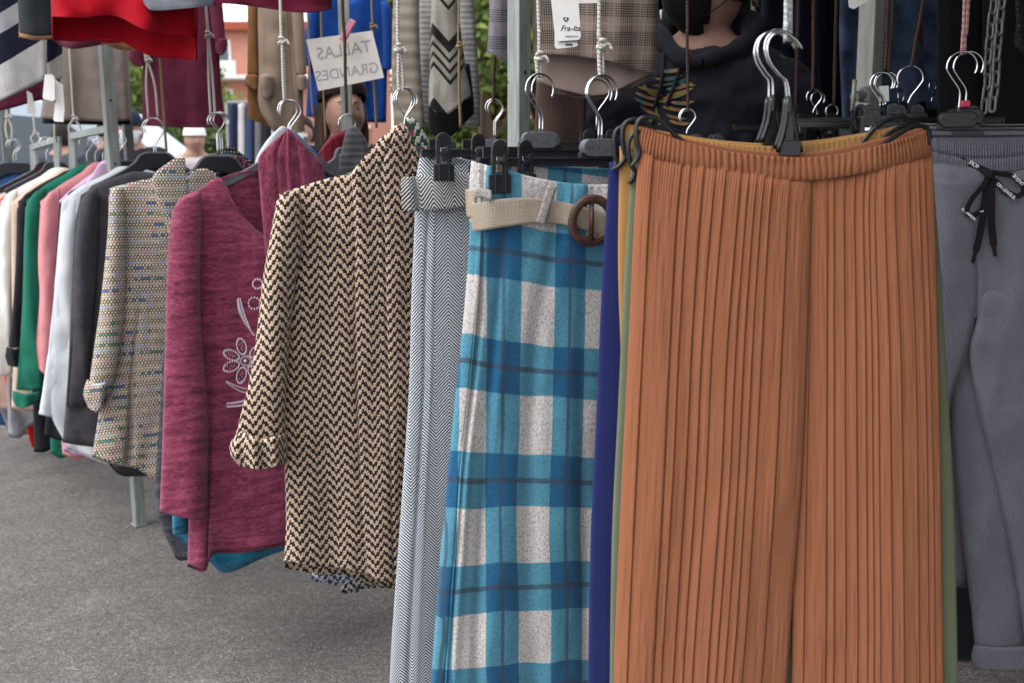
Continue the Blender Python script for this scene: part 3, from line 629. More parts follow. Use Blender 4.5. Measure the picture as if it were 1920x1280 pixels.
# drawstring bow
lace = plain_cloth('black_tape', (.012, .012, .015), .2, 1500, .1)
bow = empty('drawstring', Vector(g.location), 0); bow.parent = g; bow.location = (0, 0, 0)
def ribbon(pts, w, name, parent, lift=.006, mat=None):
    Wp = []
    for x, y, *o in pts:
        h, nn = hit('jw', x, y, lift) if y < 316 else hit('js', x, y, lift)
        if h is None: h = at(x, y, 1.775)
        Wp.append(h + Vector((0, -(o[0] if o else 0), 0)) - g.location)
    Q = curve(Wp, 7); bm = bmesh.new(); rows = []; n = len(Q)
    for i, p in enumerate(Q):
        t = (Q[min(i + 1, n - 1)] - Q[max(i - 1, 0)]).normalized(); s = t.cross(Vector((0, -1, 0)))
        s = s.normalized() if s.length > .1 else Vector((0, 0, 1)); ww = w * (1 if i < n - 4 or name == 'loop' else .55)
        rows.append([bm.verts.new(p + s * ww * a + Vector((0, b, 0))) for a, b in ((-.5, -.0004), (.5, -.0004), (.5, .0004), (-.5, .0004))])
    for i in range(n - 1):
        for k in range(4): bm.faces.new((rows[i][k], rows[i][(k + 1) % 4], rows[i + 1][(k + 1) % 4], rows[i + 1][k]))
    bm.faces.new(rows[0][::-1]); bm.faces.new(rows[-1]); o = from_bm(name, bm, mat or lace, parent, False); return o, Q
o1, q1 = ribbon([(1808, 300), (1822, 312, .002), (1840, 322, .005), (1848, 328, .008)], .0105, 'tape', bow)
o2, q2 = ribbon([(1850, 326, .008), (1866, 328, .01), (1890, 333, .012), (1910, 345, .01), (1914, 360, .008), (1900, 368, .006), (1882, 360, .006), (1865, 345, .006), (1850, 332, .006)], .0095, 'tape', bow)
o3, q3 = ribbon([(1846, 332, .008), (1832, 350, .01), (1812, 375, .011), (1805, 396, .009), (1815, 404, .006), (1832, 395, .006), (1842, 370, .006), (1846, 340, .006)], .009, 'tape', bow)
o4, q4 = ribbon([(1846, 330, .006), (1840, 370, .008), (1836, 410, .006), (1828, 450, .004), (1819, 492, .003)], .0125, 'tape', bow)
o5, q5 = ribbon([(1852, 330, .006), (1852, 370, .008), (1853, 410, .007), (1856, 440, .005), (1862, 480, .003)], .0125, 'tape', bow)
ribbon([(1838, 322, .012), (1848, 330, .016), (1858, 326, .012)], .012, 'tape', bow)
def words_on(Q, i0, txt, size, flip=False, parent=bow):
    n = len(Q); p = Q[int(i0 * (n - 1))]; t = (Q[min(int(i0 * (n - 1)) + 2, n - 1)] - Q[max(int(i0 * (n - 1)) - 2, 0)]).normalized()
    ang = math.atan2(t.z, t.x) + (math.pi if flip else 0)
    o = lettering(txt, parent, p + Vector((0, -.0016, 0)), size, whitem, 'printed_words', bold=.0002); o.rotation_euler = (R(90), -ang, 0) ; return o
words_on(q1, .42, 'PION LE', .0095); words_on(q2, .33, 'LEAGUE', .0085, True); words_on(q2, .78, 'ON LEAGUE', .0078, True); words_on(q3, .8, 'LEAGUE', .008); words_on(q3, .5, 'CHAMPION', .006)
clip_hanger(1806, 97, 1.82, 'black clip hanger with thin chrome hook above the grey jogging trousers', -4, .205, (-.165, .165), -1, .103, mat=blackdeep)
h_ = clip_hanger(1818, 97, 1.86, 'black clip hanger with a red size marker under its hook', -4, .2, (-.17, .17), -1, .1, mat=blackdeep, size=redp)
cord(1.83, [(1803, 104), (1805, 60), (1807, 0)], cordr, 'red and white braided doubled cord above the joggers', .003)
cord(1.84, [(1809, 102), (1812, 60), (1815, 0)], cordr, 'second strand of red and white braided cord beside the chain', .003)
# --- tartan trousers
plaid_m = plaid('turquoise_and_grey_tartan'); herr_m = herring('grey_herringbone', srgb(38, 46, 64), srgb(236, 242, 248)); herr_b = herring('bold_herringbone', srgb(34, 34, 40), srgb(224, 224, 224), .02, .0062, 1.1)
strapm = (lambda M: [M.col(M.mix(((M.uv()[0] / .0022).frac().lt(.5) * .5 + (M.uv()[1] / .0026).frac().lt(.5) * .5) * .45, srgb(250, 232, 210), srgb(182, 154, 128))), M.bump((M.uv()[0] / .0022 * 6.283).sin() + (M.uv()[1] / .0026 * 6.283).sin(), .0008), M.m][2])(Mt('beige_webbing', .85, .1))
melg = plain_cloth('pale_grey_marl', srgb(186, 180, 176), .1, 900, .3, .0008, 500, srgb(130, 126, 124))
aP = (1130, 1.63); g = gar('tartan_trousers', 'turquoise blue and pale grey tartan trousers with beige webbing belt', aP, 'trousers', 'trousers on the near rail')
def pfold(s, t, U, Z):
    d = np.zeros_like(s)
    for c, w, k, st in ((.13, .022, .012, .0), (.28, .03, .009, .1), (.45, .035, .006, .2), (.62, .03, .008, .35), (.8, .03, .009, .1)):
        cc = c + .02 * np.sin(t * 3 + c * 9); d -= k * np.exp(-((s - cc) / w) ** 2) * np.clip((t - st) * 2.2 + .25, 0, 1)
    # one sharp fold where the cloth doubles over itself
    cc = .105 + .012 * np.sin(t * 4); k = np.clip((t - .12) * 5, 0, 1)
    return d + .016 * np.clip((s - cc) / .004, 0, 1) * np.exp(-np.clip(s - cc, 0, 1) / .09) * k + .004 * vn(s * 14, t * 5 + s * 6, 3) + .0025 * gather(34, 1, 4)(s, t, U, Z) * np.exp(-t * 14)
net = [[(884, 302), (905, 308), (945, 318), (1010, 335), (1080, 345), (1150, 345), (1260, 330), (1370, 318)],
       [(880, 345), (905, 352), (945, 360), (1010, 375), (1080, 385), (1150, 388), (1262, 385), (1372, 378)],
       [(880, 440), (905, 440), (945, 440), (1010, 445), (1075, 447), (1145, 448), (1262, 450), (1376, 450)],
       [(872, 560), (900, 560), (940, 560), (1000, 562), (1068, 565), (1140, 565), (1262, 565), (1380, 565)],
       [(858, 700), (888, 700), (930, 700), (995, 702), (1062, 702), (1136, 702), (1262, 702), (1385, 702)],
       [(842, 860), (872, 862), (920, 862), (988, 862), (1060, 862), (1136, 862), (1262, 862), (1388, 862)],
       [(828, 1020), (862, 1022), (912, 1022), (985, 1022), (1062, 1022), (1140, 1022), (1264, 1022), (1390, 1022)],
       [(816, 1180), (852, 1180), (908, 1180), (985, 1180), (1064, 1180), (1144, 1180), (1266, 1180), (1392, 1180)],
       [(806, 1320), (845, 1320), (906, 1320), (985, 1320), (1066, 1320), (1146, 1320), (1268, 1320), (1394, 1320)],
       [(796, 1440), (838, 1442), (902, 1442), (985, 1442), (1068, 1442), (1150, 1442), (1270, 1442), (1396, 1440)]]
cloth('trouser_cloth', net, aP, plaid_m, 22, .05, g, (.007, 10, 5), (26, 16), fn=pfold, warp=.009, key='pl', closetop=.8, backtop=[(884, 300), (905, 303), (945, 306), (1010, 310), (1080, 314), (1150, 316), (1260, 312), (1370, 306)])
def on_cloth(name, rows, mat, key, parent, lift=.004, thick=.002, sub=(8, 6), bulge=0):
    """a strip of cloth lying on another cloth, given by rows of photo points"""
    N = np.array(rows, float); nr, nc = N.shape[:2]; tu = np.linspace(0, nc - 1, (nc - 1) * sub[0] + 1); tv = np.linspace(0, nr - 1, (nr - 1) * sub[1] + 1)
    G = np.stack([cr(N[r], tu) for r in range(nr)], 0); G = np.stack([cr(G[:, k], tv) for k in range(len(tu))], 1)
    hgt, wid = G.shape[:2]; P = np.zeros((hgt, wid, 3)); o0 = np.array(parent.location if parent.parent is None else parent.parent.location)
    last = None
    for j in range(wid):
        col = []
        for i in range(hgt):
            h, nn = hit(key, *G[i, j], 0); col.append(None if h is None else (h - Vector((0, 0, EYE))).length)
        ok = [c for c in col if c]; dmin = (min(ok) if ok else last) or 1.7; last = dmin
        for i in range(hgt):
            d = (col[i] or dmin) * .35 + dmin * .65 - lift - bulge * math.sin(math.pi * i / (hgt - 1)); P[i, j] = Vector((0, 0, EYE)) + ray(*G[i, j]).normalized() * d
    if wid > 6:
        k = np.ones(5) / 5; D_ = np.linalg.norm(P - np.array([0, 0, EYE]), axis=-1); Ds = D_.copy()
        for i in range(hgt): Ds[i] = np.convolve(np.pad(D_[i], 2, 'edge'), k, 'valid')
        P = np.array([0, 0, EYE]) + (P - np.array([0, 0, EYE])) / D_[..., None] * np.minimum(Ds, D_ + .002)[..., None]
    base = o0; V = P.reshape(-1, 3) - base; idx = np.arange(hgt * wid).reshape(hgt, wid)
    F = np.stack([idx[:-1, :-1], idx[1:, :-1], idx[1:, 1:], idx[:-1, 1:]], -1).reshape(-1, 4)
    me = bpy.data.meshes.new(name); me.from_pydata(V.tolist(), [], F.tolist()); lay = me.uv_layers.new(name='UVMap')
    du = np.linalg.norm(P[0, 1:] - P[0, :-1], axis=-1).cumsum(); U = np.concatenate([[0], du])[None].repeat(hgt, 0); dv = np.linalg.norm(P[-1, 0] - P[0, 0]); Vv = -np.linspace(0, dv, hgt)[:, None].repeat(wid, 1)
    UV = np.stack([U, Vv], -1).reshape(-1, 2); lay.data.foreach_set('uv', UV[F.ravel()].ravel())
    o = link(name, me, mat, parent); m_ = o.modifiers.new('solid', 'SOLIDIFY'); m_.thickness = thick; m_.offset = 1 if True else 0; return o
on_cloth('belt', [[(882, 382), (950, 372), (1010, 372), (1070, 382), (1135, 400), (1170, 404)], [(884, 408), (950, 400), (1010, 398), (1070, 405), (1135, 424), (1170, 428)], [(886, 435), (950, 425), (1010, 418), (1070, 424), (1135, 444), (1170, 448)]], strapm, 'pl', g, .008, .0025, (10, 5))
on_cloth('belt', [[(871, 354), (882, 355), (892, 358)], [(872, 380), (882, 381), (892, 382)], [(874, 407), (882, 408), (892, 409)]], strapm, 'pl', g, .002, .0025, (4, 4))
on_cloth('belt_loop', [[(1027, 347), (1044, 350)], [(1018, 375), (1034, 378)], [(1010, 400), (1026, 403)], [(1005, 416), (1021, 421)]], melg, 'pl', g, .015, .0025, (4, 5), .002)
on_cloth('belt_loop', [[(889, 356), (905, 354), (922, 358)], [(890, 370), (905, 370), (922, 376)]], melg, 'pl', g, .011, .0025, (4, 5), .001)
bk = at(1110, 414, 1.57) - g.location
def ring(name, c, r, t, mat, parent, tilt=(0, 0, 0), sx=1):
    M = Matrix.Translation(c) @ Matrix.Rotation(R(tilt[2]), 4, 'Z') @ Matrix.Rotation(R(tilt[0]), 4, 'X'); bm = bmesh.new()
    N_ = 40
    rings = [[bm.verts.new(M @ Vector(((r + t * math.cos(b)) * math.cos(a) * sx, t * .62 * math.sin(b), (r + t * math.cos(b)) * math.sin(a)))) for b in [2 * math.pi * k / 12 for k in range(12)]] for a in [2 * math.pi * i / N_ for i in range(N_)]]
    for i in range(N_):
        for k in range(12): bm.faces.new((rings[i][k], rings[i][(k + 1) % 12], rings[(i + 1) % N_][(k + 1) % 12], rings[(i + 1) % N_][k]))
    bmesh.ops.recalc_face_normals(bm, faces=bm.faces[:]); return from_bm(name, bm, mat, parent)
b_ = ring('belt_buckle', bk, .034, .0074, woodm, g, (4, 0, 22))
tube('buckle_bar', [bk + Vector((-.001, -.002, .03)), bk + Vector((-.001, -.002, -.03))], .0038, woodm, b_)
# second belted pair behind it, waist only in view
aQ = (1150, 1.72); g = gar('checked_trousers', 'maroon and beige checked trousers with wooden buckle, behind the tartan pair', aQ, 'trousers', 'trousers on the near rail')
glen_m = glen('maroon_beige_check', srgb(196, 172, 150), srgb(110, 40, 52), srgb(120, 70, 40))
cloth('trouser_cloth', [[(985, 332), (1040, 320), (1090, 318), (1150, 322), (1290, 322), (1400, 320)], [(985, 350), (1040, 345), (1090, 345), (1150, 345), (1290, 345), (1400, 345)], [(985, 700), (1040, 700), (1090, 700), (1150, 700), (1290, 700), (1400, 700)], [(975, 1300), (1040, 1300), (1090, 1300), (1150, 1300), (1290, 1300), (1400, 1300)]], aQ, glen_m, 22, .02, g, (.004, 10, 15), (12, 14), fn=lambda s, t, U, Z: .003 * gather(40, 1, 3)(s, t, U, Z) * np.exp(-t * 8))
bk = at(1140, 346, 1.665) - g.location; ring('belt_buckle', bk, .031, .006, woodm, g, (4, 0, 22))
cloth('belt', [[(1118, 334), (1160, 336), (1220, 338)], [(1118, 352), (1160, 354), (1220, 356)]], (1140, 1.675), strapm, 22, .004, g, (0, 1, 1), (8, 6))
clip_hanger(1130, 142, 1.63, 'black clip hanger above the tartan trousers, wide grey hook plate', 22, .21, (-.188, .188), -1, .098)
clip_hanger(1124, 143, 1.67, 'clip hanger just behind the one over the tartan trousers', 26, .2, (-.15, .15), -1, .1, yaw=6)
cord(1.64, [(1128, 146), (1127, 118), (1126, 92), (1124, 60), (1124, 0)], cordw, 'thick white cotton cord with a knot, beside the swing tag', .0034, (1128, 86), .003)
# --- herringbone trousers
aH = (1012, 1.80); g = gar('herringbone_trousers', 'grey and white herringbone trousers with a wide turned-over band', aH, 'trousers', 'trousers on the near rail')
cloth('trouser_cloth', [[(790, 283), (815, 285), (845, 292), (900, 305), (990, 322), (1100, 322), (1215, 300)], [(780, 345), (810, 345), (842, 345), (900, 350), (990, 360), (1100, 360), (1215, 350)], [(778, 420), (805, 420), (842, 420), (900, 425), (990, 430), (1100, 430), (1215, 430)], [(772, 560), (800, 560), (840, 560), (900, 560), (990, 560), (1100, 560), (1215, 560)], [(768, 720), (798, 720), (836, 720), (900, 720), (990, 720), (1100, 720), (1215, 720)], [(758, 880), (790, 880), (832, 880), (900, 880), (990, 880), (1100, 880), (1215, 880)], [(745, 1060), (780, 1060), (824, 1060), (896, 1060), (990, 1060), (1100, 1060), (1215, 1060)], [(734, 1220), (772, 1220), (820, 1220), (892, 1220), (990, 1220), (1100, 1220), (1215, 1220)], [(728, 1380), (766, 1382), (815, 1382), (890, 1382), (990, 1382), (1100, 1382), (1215, 1380)]],
      aH, herr_m, 22, .045, g, (.004, 7, 25), (14, 14), key='hb', fn=lambda s, t, U, Z: -.004 * np.exp(-((s - .15) / .018) ** 2) * np.clip(t * 3, 0, 1) + .002 * np.exp(-((s - .21) / .01) ** 2))
on_cloth('turned_band', [[(752, 334), (775, 332), (810, 329), (850, 327), (882, 326)], [(752, 352), (778, 350), (812, 348), (850, 346), (882, 345)], [(753, 372), (780, 372), (815, 370), (850, 366), (882, 362)], [(754, 396), (782, 396), (817, 394), (850, 391), (882, 386)]], herr_b, 'hb', g, .012, .003, (10, 5), .003)
cloth('waist_lining', [[(1000, 312), (1080, 304), (1150, 296), (1240, 292)], [(1000, 322), (1080, 318), (1150, 310), (1240, 306)], [(1000, 345), (1080, 345), (1150, 345), (1240, 345)]], (1050, 1.84), herr_b, 22, .012, g, (.002, 9, 26), (14, 6))
clip_hanger(1012, 139, 1.78, 'black clip hanger above the herringbone trousers next to the steel post', 22, .215, (-.187, .187), -1, .098)
clip_hanger(1018, 141, 1.82, 'clip hanger behind the herringbone trousers hanger, its hook turned aside', 26, .2, (-.14, .14), -1, .1, yaw=14)
cord(1.79, [(1012, 146), (1010, 128), (1009, 112), (1010, 60), (1008, 0)], cordw, 'thick white cotton cord with a knot, in front of the steel post', .0034, (1011, 109), .003)

# --- black and cream zigzag cardigan
chev_m = chevron('black_and_cream_zigzag_knit', srgb(36, 24, 23), srgb(236, 208, 182)); chev_b = chevron('blue_and_white_zigzag_knit', srgb(44, 66, 118), srgb(220, 222, 226)); chev_k = chevron('black_and_white_zigzag_knit', srgb(20, 20, 22), srgb(226, 224, 220))
chev_c = chevron('green_red_and_white_zigzag_knit', srgb(20, 92, 66), srgb(226, 224, 222), .006, srgb(170, 44, 70))
GRP = 'tops and cardigans on the near rail'
aC = (755, 2.06); g = gar('zigzag_cardigan', 'brown and cream zigzag knit cardigan with rolled sleeve cuff', aC, 'cardigan', GRP)
body = [[(524, 364), (565, 350), (605, 338), (640, 330), (745, 315), (850, 335), (945, 372)], [(530, 450), (575, 445), (618, 440), (655, 440), (745, 440), (850, 445), (948, 450)],
        [(536, 560), (582, 560), (625, 560), (662, 560), (745, 560), (850, 560), (950, 560)], [(532, 700), (580, 700), (628, 700), (668, 700), (748, 700), (855, 700), (956, 700)],
        [(534, 860), (582, 860), (632, 860), (676, 860), (752, 860), (860, 860), (964, 860)], [(537, 980), (584, 984), (636, 984), (684, 990), (756, 995), (862, 985), (968, 970)],
        [(533, 1050), (585, 1060), (640, 1064), (690, 1076), (758, 1090), (864, 1070), (970, 1040)]]
cloth('body', body, aC, chev_m, 30, .06, g, (.014, 8, 7), (18, 18), backlow=14)
cloth('shawl_collar', [[(737, 241), (744, 234), (750, 232), (757, 234), (764, 242)], [(702, 272), (722, 262), (742, 256), (764, 262), (783, 284)], [(662, 322), (692, 316), (726, 314), (764, 320), (796, 338)], [(661, 345), (692, 345), (728, 345), (768, 345), (800, 352)],
      [(666, 440), (698, 440), (732, 440), (770, 440), (804, 440)], [(667, 600), (700, 600), (736, 600), (772, 600), (806, 600)], [(672, 780), (706, 780), (742, 780), (778, 780), (812, 780)], [(680, 960), (712, 962), (746, 964), (782, 964), (816, 962)], [(689, 1078), (718, 1090), (750, 1100), (786, 1104), (820, 1102)]],
      aC, chev_m, 30, .03, g, (.007, 11, 9), (12, 18), off=.044, grow=False, fn=lambda s, t, U, Z: -.005 * np.exp(-((s - .42) / .02) ** 2) - .004 * np.exp(-((s - .8) / .02) ** 2) - .02 * np.exp(-t * 12))
cloth('sleeve', [[(519, 378), (538, 360), (562, 356)], [(508, 440), (536, 440), (566, 450)], [(494, 520), (524, 520), (554, 530)], [(484, 600), (514, 600), (545, 610)], [(470, 700), (500, 700), (538, 705)], [(448, 790), (488, 796), (534, 790)], [(438, 846), (482, 852), (536, 846)]], aC, chev_m, 30, .07, g, (.01, 12, 11), (20, 14), off=.035, uvs=(1, 1), rnd=2)
cloth('rolled_cuff', [[(452, 806), (490, 822), (536, 812)], [(434, 828), (484, 842), (538, 832)], [(433, 852), (484, 862), (538, 850)], [(448, 872), (488, 879), (536, 868)]], aC, chev_m, 30, .10, g, (.014, 26, 13), (20, 10), off=.04, rnd=2, closetop=.6, grow=False)
cloth('sleeve', [[(925, 356), (950, 362), (972, 384)], [(925, 480), (955, 480), (985, 480)], [(930, 640), (965, 640), (998, 640)], [(940, 840), (980, 840), (1010, 840)]], aC, chev_m, 30, .07, g, (.01, 12, 12), (10, 12), off=-.03, rnd=2)
coat_hanger(757, 166, 2.08, 'grey slim hanger bar slanting under the zigzag cardigan', slim=True, mat=greyp, ang=30, drop=.115, thick=.012, w=.2)
def small_top(name, label, a, mat, tops, hem, ang=30, th=.03, seed=1, cat='cardigan', peak=None, mid=None):
    g = gar(name, label, a, cat, GRP)
    rows = [tops] + (mid or [[(x1 + (x2 - x1) * k, y1 + (y2 - y1) * k) for (x1, y1), (x2, y2) in zip(tops, hem)] for k in (.33, .66)]) + [hem]
    cloth('body', rows, a, mat, ang, th, g, (.012, 9, seed), (12, 14), backlow=6)
    if peak: cloth('shawl_collar', peak, a, mat, ang, .02, g, (.006, 12, seed + 3), (10, 12), off=.012)
    return g
small_top('zigzag_cardigan', 'green, red and white zigzag cardigan peeking over the brown zigzag one', (770, 2.13), chev_c, [(560, 372), (640, 340), (760, 330), (880, 340), (950, 370)], [(560, 1040), (640, 1050), (760, 1060), (880, 1050), (950, 1040)], seed=31,
          peak=[[(758, 224), (768, 220), (778, 224)], [(752, 250), (775, 240), (800, 258)], [(750, 300), (785, 290), (815, 305)], [(750, 380), (790, 380), (830, 380)]])
small_top('zigzag_cardigan', 'blue and white zigzag knit showing below the brown cardigan hem', (775, 2.17), chev_b, [(575, 372), (640, 345), (760, 330), (880, 345), (940, 372)], [(584, 1082), (645, 1092), (700, 1078), (860, 1070), (930, 1050)], seed=33,
          peak=[[(636, 340), (650, 334), (664, 336)], [(640, 355), (655, 352), (668, 352)], [(652, 400), (665, 400), (680, 400)]])
small_top('zigzag_cardigan', 'black and white zigzag knit tip hanging lowest under the cardigans', (780, 2.2), chev_k, [(585, 372), (640, 350), (760, 335), (880, 350), (935, 372)], [(640, 1106), (668, 1104), (692, 1096), (840, 1090), (930, 1060)], seed=35)
cord(2.07, [(752, 172), (751, 150), (750, 120), (746, 90), (746, 0)], cordw, 'white cotton cord with long tied loop above the zigzag cardigan', .0034, (747, 92), .0045)
for k, (lb, yw) in enumerate((('first extra chrome-hooked hanger bunched behind the zigzag cardigan', 25), ('chrome-hooked hanger with reversed hook bunched above the zigzag cardigan', 168))):
    coat_hanger(758 + k * 3, 165, 2.12 + .04 * k, lb, slim=True, mat=greyp, ang=30, drop=.112, thick=.012, w=.19, yaw=yw)

# --- maroon printed sweater
mar_m = melange('maroon_space_dyed_jersey', srgb(132, 52, 80), srgb(172, 84, 112), srgb(80, 32, 52)); teal_m = melange('teal_space_dyed_jersey', srgb(20, 110, 146), srgb(50, 150, 180), srgb(8, 70, 100)); char_m = melange('charcoal_space_dyed_jersey', srgb(66, 66, 76), srgb(104, 104, 114), srgb(34, 34, 42))
aM = (540, 2.47); g = gar('sweater', 'maroon marled sweater with white flower print and V neck', aM, 'sweater', GRP)
top = [(344, 376), (378, 352), (414, 335), (450, 398), (508, 446), (566, 398), (606, 340), (655, 355), (700, 378)]
bt = [(344, 376), (378, 352), (414, 335), (452, 322), (508, 320), (566, 324), (606, 340), (655, 355), (700, 378)]
cols = lambda y, xs, dy=None: [(x, y + (dy[i] if dy else 0)) for i, x in enumerate(xs)]
cloth('body', [top, cols(475, [352, 384, 416, 455, 508, 560, 606, 655, 700], [0, 0, 4, 14, 22, 14, 4, 0, 0]), cols(620, [362, 388, 420, 458, 508, 560, 608, 656, 704]), cols(800, [364, 388, 412, 455, 508, 560, 610, 660, 708]), cols(930, [356, 386, 404, 450, 505, 560, 612, 662, 712]), [(352, 1056), (384, 1064), (400, 1032), (452, 1030), (508, 1020), (560, 1014), (612, 1012), (664, 1006), (716, 996)]],
      aM, mar_m, 30, .06, g, (.012, 8, 17), (12, 20), backtop=bt, backlow=6, key='mb', fn=lambda s, t, U, Z: -.018 * np.exp(-((s - .16) / .02) ** 2) * np.clip(t * 2.2 - .8, 0, 1) + .006 * np.exp(-((s - .08) / .05) ** 2) * t)
NK = [(412, 334), (430, 368), (452, 400), (480, 428), (510, 446), (545, 420), (575, 386), (606, 340)]
pts = []
for x, y in NK:
    h, nn = hit('mb', x, y + 3, .001); pts.append(h if h else at(x, y + 3, 2.44))
tube('neck_binding', [p - g.location for p in curve(pts, 5)], .0028, mar_m, g, 8)
cloth('sleeve', [[(324, 392), (345, 368), (378, 356)], [(315, 470), (345, 472), (376, 476)], [(311, 600), (342, 600), (376, 602)], [(307, 760), (344, 760), (388, 760)], [(303, 880), (343, 880), (388, 880)], [(300, 958), (342, 970), (384, 976)]], aM, mar_m, 30, .07, g, (.008, 10, 19), (20, 16), off=.045, rnd=2.1)
cloth('sleeve', [[(690, 364), (715, 378), (728, 396)], [(690, 600), (720, 600), (742, 600)], [(692, 940), (722, 944), (748, 940)]], aM, mar_m, 30, .06, g, (.008, 10, 20), (10, 14), off=-.02, rnd=2.1)
cloth('cowl', [[(536, 246), (540, 242), (546, 245)], [(512, 266), (541, 255), (570, 270)], [(488, 292), (541, 284), (598, 300)], [(485, 312), (542, 316), (607, 318)], [(489, 370), (546, 374), (612, 372)], [(496, 450), (550, 456), (620, 450)], [(505, 560), (555, 570), (625, 560)]], (540, 2.41), mar_m, 30, .03, g, (.005, 16, 29), (26, 12), grow=False, uvs=(4.2, .25), closetop=.6, fn=lambda s, t, U, Z: -.006 * np.exp(-((s - .3) / .03) ** 2) + .008 * np.exp(-((s - .5) / .03) ** 2) - .006 * np.exp(-((s - .66) / .03) ** 2))
# flower print: small foil lozenges laid on the cloth
foil = (lambda M: (M.col(srgb(236, 222, 236)), M.m)[1])(Mt('silver_foil_print', .45, 0, .1))
bmF = bmesh.new()
def dab(x, y, ang, l=3.4, w=2.4, bm=None):
    l *= 1.25; w *= 1.35
    h, nn = hit('mb', x, y, .0012)
    if h is None: return
    sx = h.y / FPX; r = Matrix.Rotation(ang, 2)
    q = [r @ Vector((a * l / 2, b * w / 2)) for a, b in ((-1, -1), (1, -1), (1, 1), (-1, 1))]
    vs = [bmF.verts.new(h + Vector((p.x * sx, .0, -p.y * sx)) - g.location) for p in q]; bmF.faces.new(vs[::-1])
def loopd(cx, cy, a, L_, wd, n=20, inner=True):
    for i in range(n):
        t = 2 * math.pi * i / n; lx = L_ / 2 * math.cos(t) + L_ / 2; ly = wd / 2 * math.sin(t); x = cx + lx * math.cos(a) - ly * math.sin(a); y = cy + lx * math.sin(a) + ly * math.cos(a)
        dab(x, y, math.atan2(math.cos(t) * wd, -math.sin(t) * L_) + a)
    if inner:
        for q in range(7): dab(cx + (8 + 3.4 * q) * math.cos(a + .12 * (-1) ** q), cy + (8 + 3.4 * q) * math.sin(a + .12 * (-1) ** q), a, 1.4, 1.4)
for a in (-105, -157, 158, 105, 55, 10, -40): loopd(459 + 13 * math.cos(R(a)), 676 + 13 * math.sin(R(a)), R(a), 30, 17)
for i in range(22): dab(459 + 10 * math.cos(i * .2856), 676 + 9 * math.sin(i * .2856), i * .2856, 4.5, 1)
for i in range(16):
    t = i / 15; x = 447 + 6 * t + 22 * t * t; y = 560 + 66 * t; w_ = 2 + 7 * math.sin(math.pi * min(t + .15, 1)); 
    for s in (-1, 1): dab(x + s * w_ * .45, y + 1.5, .9 * s + .35, w_ * .9, 2.6)
for i in range(12): t = 2 * math.pi * i / 12; dab(482 + 9 * math.cos(t), 532 + 9 * math.sin(t), t + 1.57); dab(476 + 11 * math.cos(t), 568 + 11 * math.sin(t), t + 1.57)
for i in range(24):
    t = i / 23; dab(424 + 45 * t, 714 + 22 * math.sin(math.pi * (.05 + t * .8) / 1.6), math.atan(.6 * math.cos(t * 2)), 2.6, 1.3); dab(424 + 45 * t, 714 + 15 * t + 3 * math.sin(3 * t), .3, 2.6, 1.3)
for i in range(16):
    t = i / 15; dab(425 + 40 * t, 756 - 8 * t * t, -.5, 5, 2.2); dab(425 + 40 * t, 761 - 6 * t * t, .5, 5, 2)
from_bm('flower_print', bmF, foil, g, False)
h, nn = hit('mb', 459, 676, .003); bm = bmesh.new(); bmesh.ops.create_uvsphere(bm, u_segments=10, v_segments=8, radius=.0042, matrix=Matrix.Translation(h - g.location)); from_bm('pearl', bm, whitem, g)
coat_hanger(538, 188, 2.49, 'grey slim hanger inside the maroon sweater, hook opening to one side', slim=True, mat=greyp, drop=.118, thick=.014, w=.21, side=1)
coat_hanger(543, 188, 2.53, 'grey slim hanger behind the maroon sweater, sticking out past its cowl', slim=True, mat=greyp, drop=.116, thick=.014, w=.21, yaw=-10, r=.026)
coat_hanger(541, 190, 2.57, 'third slim hanger in the bunch above the maroon sweater', slim=True, mat=greyp, drop=.116, thick=.014, w=.2, yaw=10, r=.023)
cord(2.48, [(534, 192), (532, 150), (530, 90), (528, 78), (526, 0)], cordw, 'white cotton cord with one knot above the maroon sweater', .0036, (529, 78), .001)
small_top('sweater', 'teal marled sweater showing as a strip beside the maroon cowl', (545, 2.56), teal_m, [(352, 376), (420, 345), (540, 330), (650, 345), (700, 372)], [(330, 1000), (392, 1046), (430, 1066), (540, 1024), (690, 1020)], seed=41, th=.04, cat='sweater',
          peak=[[(540, 252), (550, 246), (560, 254)], [(545, 275), (568, 275), (590, 285)], [(560, 310), (585, 310), (612, 314)], [(560, 350), (590, 350), (620, 350)]])
cloth('sleeve', [[(330, 400), (345, 395), (360, 400)], [(322, 700), (340, 700), (358, 700)], [(324, 1000), (340, 1002), (352, 998)]], (545, 2.56), teal_m, 30, .03, bpy.data.objects['sweater.001'], (.008, 10, 20), (8, 14), off=.03, rnd=2.1)
palegrey = plain_cloth('pale_grey_brushed_knit', srgb(206, 210, 214), .06, 900, .4, .0008)
small_top('sweater', 'pale grey sweater edge rising beside the maroon cowl', (535, 2.60), palegrey, [(372, 380), (420, 352), (540, 335), (650, 345), (690, 372)], [(372, 900), (420, 905), (540, 910), (650, 905), (690, 900)], seed=43, cat='sweater',
          peak=[[(524, 240), (530, 237), (538, 240)], [(500, 265), (515, 262), (535, 262)], [(480, 300), (505, 300), (535, 300)], [(478, 340), (505, 340), (535, 340)]])
small_top('sweater', 'charcoal marled sweater edge just behind the maroon sleeve', (538, 2.64), char_m, [(330, 385), (420, 350), (540, 335), (650, 345), (700, 372)], [(330, 1040), (345, 1044), (420, 1030), (540, 1020), (690, 1010)], seed=45, cat='sweater', mid=[[(318, 500), (400, 500), (540, 500), (640, 500), (695, 500)], [(298, 800), (390, 800), (540, 800), (640, 800), (695, 800)], [(293, 950), (385, 950), (540, 950), (640, 950), (695, 950)]])

